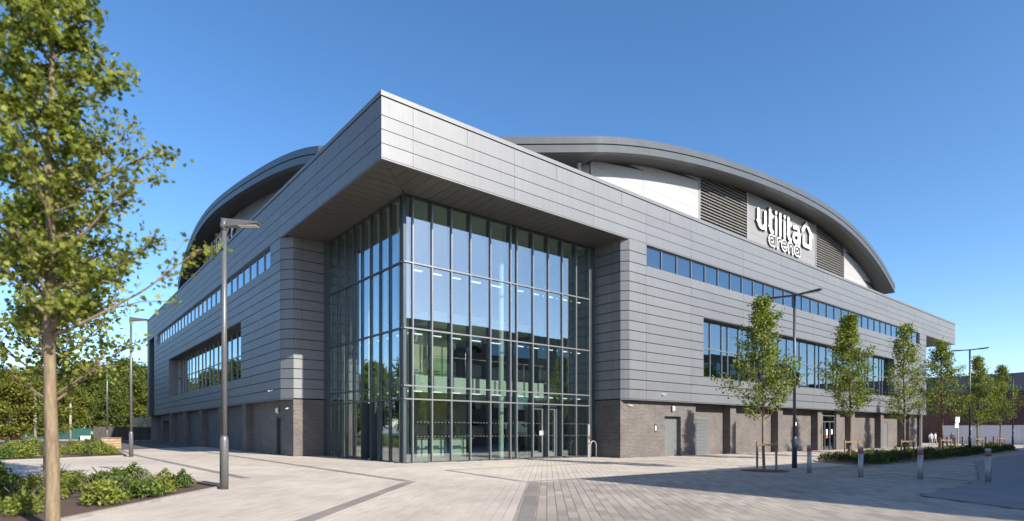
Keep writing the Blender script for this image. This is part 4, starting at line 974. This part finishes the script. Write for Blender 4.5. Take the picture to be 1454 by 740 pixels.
scatter(BED_NEAR, 32, .62, ' in the mulched bed beside the tall wedge-headed lamp post', 'shrubs in the near bed', [0,1,3,4,0,3], .9, 1.45, 5, inset=.6)
scatter(BED_FAR, 60, .75, ' in the far left bed beside the slim lamp post', 'shrubs in the far left bed', [0,1,1,4,3], 1.1, 1.7, 6)
scatter(BED_RIGHT, 150, .62, ' in the long bed under the young trees', 'shrubs in the long right bed', [0,2,2,3,2], 1.0, 1.4, 7)

# ------------------------------------------------------------------ background left
def fence(a, b, h, n, mat, name, label, board=.02):
    a, b = Vector(a), Vector(b); r = empty(name, (a.x, a.y, gz(a.x, a.y)), math.atan2(b.y-a.y, b.x-a.x), label=label, cat='fence'); L = (b-a).length; st = L/n
    dzs = (gz(b.x, b.y)-gz(a.x, a.y))/L
    for k in range(n+1): bpart('post', mat, r, k*st-.06, k*st+.06, -.06, .06, -.2, h+.08+dzs*k*st)
    for k in range(n): bpart('fence_panel', mat, r, k*st+.065, (k+1)*st-.065, -.02, .02, .05+dzs*k*st, h+dzs*k*st)
    return r
def pxg(px, d): x, y = at_px(px, d); return (x, y)
fence(pxg(133, 72), (0.8, 66.2), 1.75, 8, 'darkfence', 'timber_fence', 'dark weathered timber fence beside the far end of the arena')
fence(pxg(-30, 84), pxg(128, 80), 1.5, 7, 'teal', 'hoarding_fence', 'low teal hoarding along the far edge of the site')
rb = random.Random(3)
for k in range(7):
    px = 196+k*5.5; x, y = at_px(px, 84+rb.uniform(-2,2)); bm = bmesh.new(); bmesh.ops.create_icosphere(bm, subdivisions=2, radius=1)
    for v in bm.verts: v.co *= rb.uniform(.82, 1.15); v.co.z = v.co.z*rb.uniform(1.2,1.4)
    me = bpy.data.meshes.new('rock'); bm.to_mesh(me); bm.free(); me.materials.append(M['rock'])
    o = link('rock', me, None, (x, y, gz(x, y)+1.0), label='tall sandstone rock behind the dark timber fence', cat='rock', group='rocks behind the dark fence'); o.scale = (1.0, 1.0, 1.6+.4*rb.random())
cr = empty('timber_crate', (-6.75,30.6,gz(-6.75,30.6)), -TH, label='pale timber crate standing on the paving past the second bed', cat='crate')
for k in range(4): bpart('slat', 'timber_pale', cr, -.48, .48, -.40, -.37, .06+k*.19, .22+k*.19); bpart('slat', 'timber_pale', cr, -.48, .48, .37, .40, .06+k*.19, .22+k*.19); bpart('slat', 'timber_pale', cr, -.48, -.45, -.365, .365, .06+k*.19, .22+k*.19); bpart('slat', 'timber_pale', cr, .45, .48, -.365, .365, .06+k*.19, .22+k*.19)
for sx in (-1,1):
    for sy in (-1,1): bpart('corner_post', 'timber_pale', cr, sx*.41-.035, sx*.41+.035, sy*.33-.035, sy*.33+.035, 0, .84)
bpart('lid', 'timber_pale', cr, -.5, .5, -.42, .42, .842, .875)
x, y = at_px(120, 58); ub = empty('utility_box', (x, y, gz(x, y)), -TH, label='small blue and white utility box near the far bed', cat='box')
MB().box(-.18,.38,-.3,.3,0,.75).build('cabinet', 'white', ub); MB().box(-.40,-.185,-.3,.3,0,.72).build('side_panel', 'blue', ub); MB().box(-.42,.40,-.32,.32,.752,.79).build('lid', 'white', ub)
for k, (px, d, h) in enumerate(((37, 60, 4.9), (50, 58, 5.2), (100, 66, 4.6))):
    x, y = at_px(px, d); r = empty('steel_post', (x, y, gz(x, y)), label=['pale galvanised post, the slimmer of the pair before the teal hoarding', 'pale galvanised post, the taller of the pair before the teal hoarding', 'pale galvanised post standing alone before the woodland'][k], cat='post')
    c = MB(); c.tube([(0,0,-.1),(0,0,h)], [.15,.12], 10); c.build('post', 'kerb', r, smooth=True); c = MB(); c.tube([(0,0,h+.001),(0,0,h+.12)], [.14,.05], 10); c.build('cap', 'frame_l', r)
for k in range(4):
    x, y = at_px(-8+k*11, 74); r = empty('barrier', (x, y, gz(x, y)), -TH, label='orange plastic road barrier with white stripe before the teal hoarding', cat='barrier', group='orange barriers')
    MB().prism([(-.45,-.2),(.45,-.2),(.45,.2),(-.45,.2)], 0, .3).build('base', 'orange', r); MB().box(-.44,.44,-.12,.12,.301,.82).build('body', 'orange', r); MB().box(-.44,.44,-.125,-.1205,.5,.6).build('stripe', 'white', r)
x, y = at_px(-2, 82); vn = empty('van', (x, y-2, gz(x, y)), .2, label='white van parked behind the orange barriers', cat='van')
c = MB(); prof = [(-1.9,.35),(1.9,.35),(1.95,.9),(1.55,1.05),(1.1,1.75),(.8,1.85),(-1.9,1.85)]
i = len(c.v); c.v += [(a, -.85, b) for a, b in prof]+[(a, .85, b) for a, b in prof]; n_ = len(prof)
c.f.append(tuple(range(n_))); c.f.append(tuple(reversed(range(n_, 2*n_)))); c.mi += [0, 0]
for k in range(n_): l = (k+1) % n_; c.f.append((k, k+n_, l+n_, l)); c.mi.append(0)
c.build('body', 'white', vn)
MB().hexa([(1.0,-.855,1.1),(1.45,-.855,1.1),(1.45,-.851,1.1),(1.0,-.851,1.1)], [(1.0,-.855,1.6),(1.1,-.855,1.6),(1.1,-.851,1.6),(1.0,-.851,1.6)]).build('side_window', 'win', vn); MB().box(.2,.95,-.856,-.851,1.1,1.65).build('side_window', 'win', vn)
for sx in (-1.2, 1.2):
    for sy in (-1, 1):
        c = MB(); c.tube([(sx,sy*.72,.33),(sx,sy*.9,.33)], .33, 16); w_ = c.build('wheel', 'tyre', vn); c = MB(); c.tube([(sx,sy*.901,.33),(sx,sy*.91,.33)], .17, 12); c.build('rim', 'steel', w_)

# ------------------------------------------------------------------ background right
rbq = empty('brick_building', (104, -14, 0), label='low red brick building with dark roof beyond the young trees', cat='building')
MB().box(0, 34, -60, 46, -2, 7.6).build('wall', 'redbrick', rbq)
rf = MB().hexa([(-.6,-60,7.62),(35,-60,7.62),(35,47,7.62),(-.6,47,7.62)], [(3,-60,10.6),(31,-60,10.6),(31,47,10.6),(3,47,10.6)]).build('roof', 'pole_dark', rbq)
MB().box(-.65,-.5,-60,47,7.3,7.61).build('gutter', 'frame_d', rf)
for k in range(12): f = bpart('window_frame', 'frame_l', rbq, -.04, .02, -50+k*8, -46.6+k*8, 4.2, 6.2); bpart('window_pane', 'win', rbq, -.06, -.041, -49.8+k*8, -46.8+k*8, 4.35, 6.05)
hd = empty('hoarding', (100.5, -16, gz(100, -10)), 0, label='pale panel hoarding in front of the red brick building', cat='hoarding')
for k in range(9): bpart('hoarding_panel', 'white', hd, -.03, .03, k*2.44-.0, k*2.44+2.42, .05, 2.9)
for k in range(10): bpart('post', 'timber', hd, .035, .13, k*2.44-.06, k*2.44+.04, 0, 2.85)
wp = empty('direction_sign', (*at_px(1360, 62), gz(*at_px(1360, 62))), -TH, label='pale signpost with two small panels among the far trees', cat='sign')
c = MB(); c.tube([(0,0,-.1),(0,0,3.4)], .07, 10); c.build('post', 'steel', wp); MB().box(-.32,.12,-.1,-.075,2.75,3.35).build('panel', 'white', wp); MB().box(-.36,-.0,-.1,-.075,2.2,2.68).build('panel', 'inner_white', wp)
for k in range(8):
    x, y = at_px(1334+k*11, 66+k*2.5); b_ = empty('timber_bollard', (x, y, gz(x, y)), label='short timber bollard in the row near the far brick building', cat='bollard', group='timber bollards in a row')
    MB().box(-.1,.1,-.1,.1,-.05,1.12).build('post', 'timber', b_); MB().prism([(-.1,-.1),(.1,-.1),(.1,.1),(-.1,.1)], 1.121, [1.15,1.15,1.2,1.2]).build('cap', 'timber', b_)
def person(loc, rz, top, legs, label, stride=.18, hair='hair'):
    bm = bmesh.new(); lay = bm.verts.layers.skin.verify(); V = {}
    def v(n, co, r, par=None):
        q = bm.verts.new(co); q[lay].radius = (r, r*.8 if n in ('chest','waist','pelvis') else r); V[n] = q
        if par: bm.edges.new((V[par], q))
    v('pelvis', (0,0,.95), .15); v('waist', (0,0,1.1), .13, 'pelvis'); v('chest', (0,0,1.33), .155, 'waist'); v('neck', (0,0,1.48), .055, 'chest'); v('jaw', (0,-.02,1.56), .075, 'neck'); v('head', (0,-.005,1.66), .092, 'jaw'); v('crown', (0,.0,1.72), .06, 'head')
    for s, nm in ((-1,'l'),(1,'r')):
        k = stride*s
        v('sh'+nm, (.18*s,0,1.4), .06, 'chest'); v('el'+nm, (.24*s,k*.4,1.13), .045, 'sh'+nm); v('wr'+nm, (.25*s,-k*.3-.06,.9), .032, 'el'+nm); v('ha'+nm, (.25*s,-k*.4-.08,.8), .035, 'wr'+nm)
        v('hp'+nm, (.09*s,0,.88), .1, 'pelvis'); v('kn'+nm, (.1*s,-k*.5-.03,.5), .065, 'hp'+nm); v('an'+nm, (.1*s,k*-1.0+.02,.1), .042, 'kn'+nm); v('to'+nm, (.11*s,k*-1.0-.14,.04), .04, 'an'+nm)
    V['pelvis'][lay].use_root = True
    me = bpy.data.meshes.new('figure'); bm.to_mesh(me); bm.free(); o = bpy.data.objects.new('tmp', me); COL.objects.link(o)
    o.modifiers.new('s', 'SKIN'); md = o.modifiers.new('d', 'SUBSURF'); md.levels = 2; md.render_levels = 2
    dg = bpy.context.evaluated_depsgraph_get(); dg.update(); res = bpy.data.meshes.new_from_object(o.evaluated_get(dg)); bpy.data.objects.remove(o)
    res.name = 'body'; res.materials.clear()
    for m_ in (top, legs, M['skin'], M['tyre']): res.materials.append(m_)
    for p in res.polygons:
        z = p.center.z; p.use_smooth = True; p.material_index = 2 if (z > 1.49 or (z < .88 and abs(p.center.x) > .2)) else (0 if z > .97 else (1 if z > .1 else 3))
    r = empty('person', loc, rz, label=label, cat='person'); link('body', res, r)
    bm = bmesh.new(); bmesh.ops.create_uvsphere(bm, u_segments=12, v_segments=8, radius=.105)
    for q in bm.verts: q.co = (q.co.x, q.co.y*1.1+.025, max(q.co.z, -.04 if q.co.y > 0 else .03)+1.68)
    hm = bpy.data.meshes.new('hair'); bm.to_mesh(hm); bm.free(); hm.materials.append(M[hair]); link('hair', hm, r)
def cloth(name, c): return plain(name, c, .8)
for k, (px, d, top, legs, lab) in enumerate(((1322, 76, (.6,.6,.6), (.45,.45,.46), 'distant person in pale grey clothes walking by the far end of the arena'), (1328, 78, (.5,.52,.55), (.3,.3,.33), 'distant person in light top walking beside the one in pale grey'), (1338, 72, (.05,.035,.04), (.06,.06,.07), 'distant person in a dark jacket standing near the signpost'), (1352, 80, (.05,.06,.16), (.05,.05,.07), 'distant person in a dark blue jacket standing near the signpost'))):
    x, y = at_px(px, d); person((x, y, gz(x, y)), 2.0+k, cloth('top_cloth', top), cloth('leg_cloth', legs), lab)

# ------------------------------------------------------------------ the block across the plaza (mirrored in the glass, shades the forecourt)
ob = empty('office_block', (6.71, -36.2, 0), label='dark brown brick block across the plaza that shades the paving and shows in the glass', cat='building')
MB().box(0, 110, -22, 0, -3, 15.6).build('wall', 'brownbrick', ob)
MB().box(-.0, 110.1, -22.1, .0, 15.602, 15.62).build('coping', 'pole_dark', ob)
for r_ in range(4):
    for k in range(26): bpart('window', 'win', ob, 2+k*4.1, 4.4+k*4.1, .002, .05, 1.0+r_*3.7, 3.0+r_*3.7)
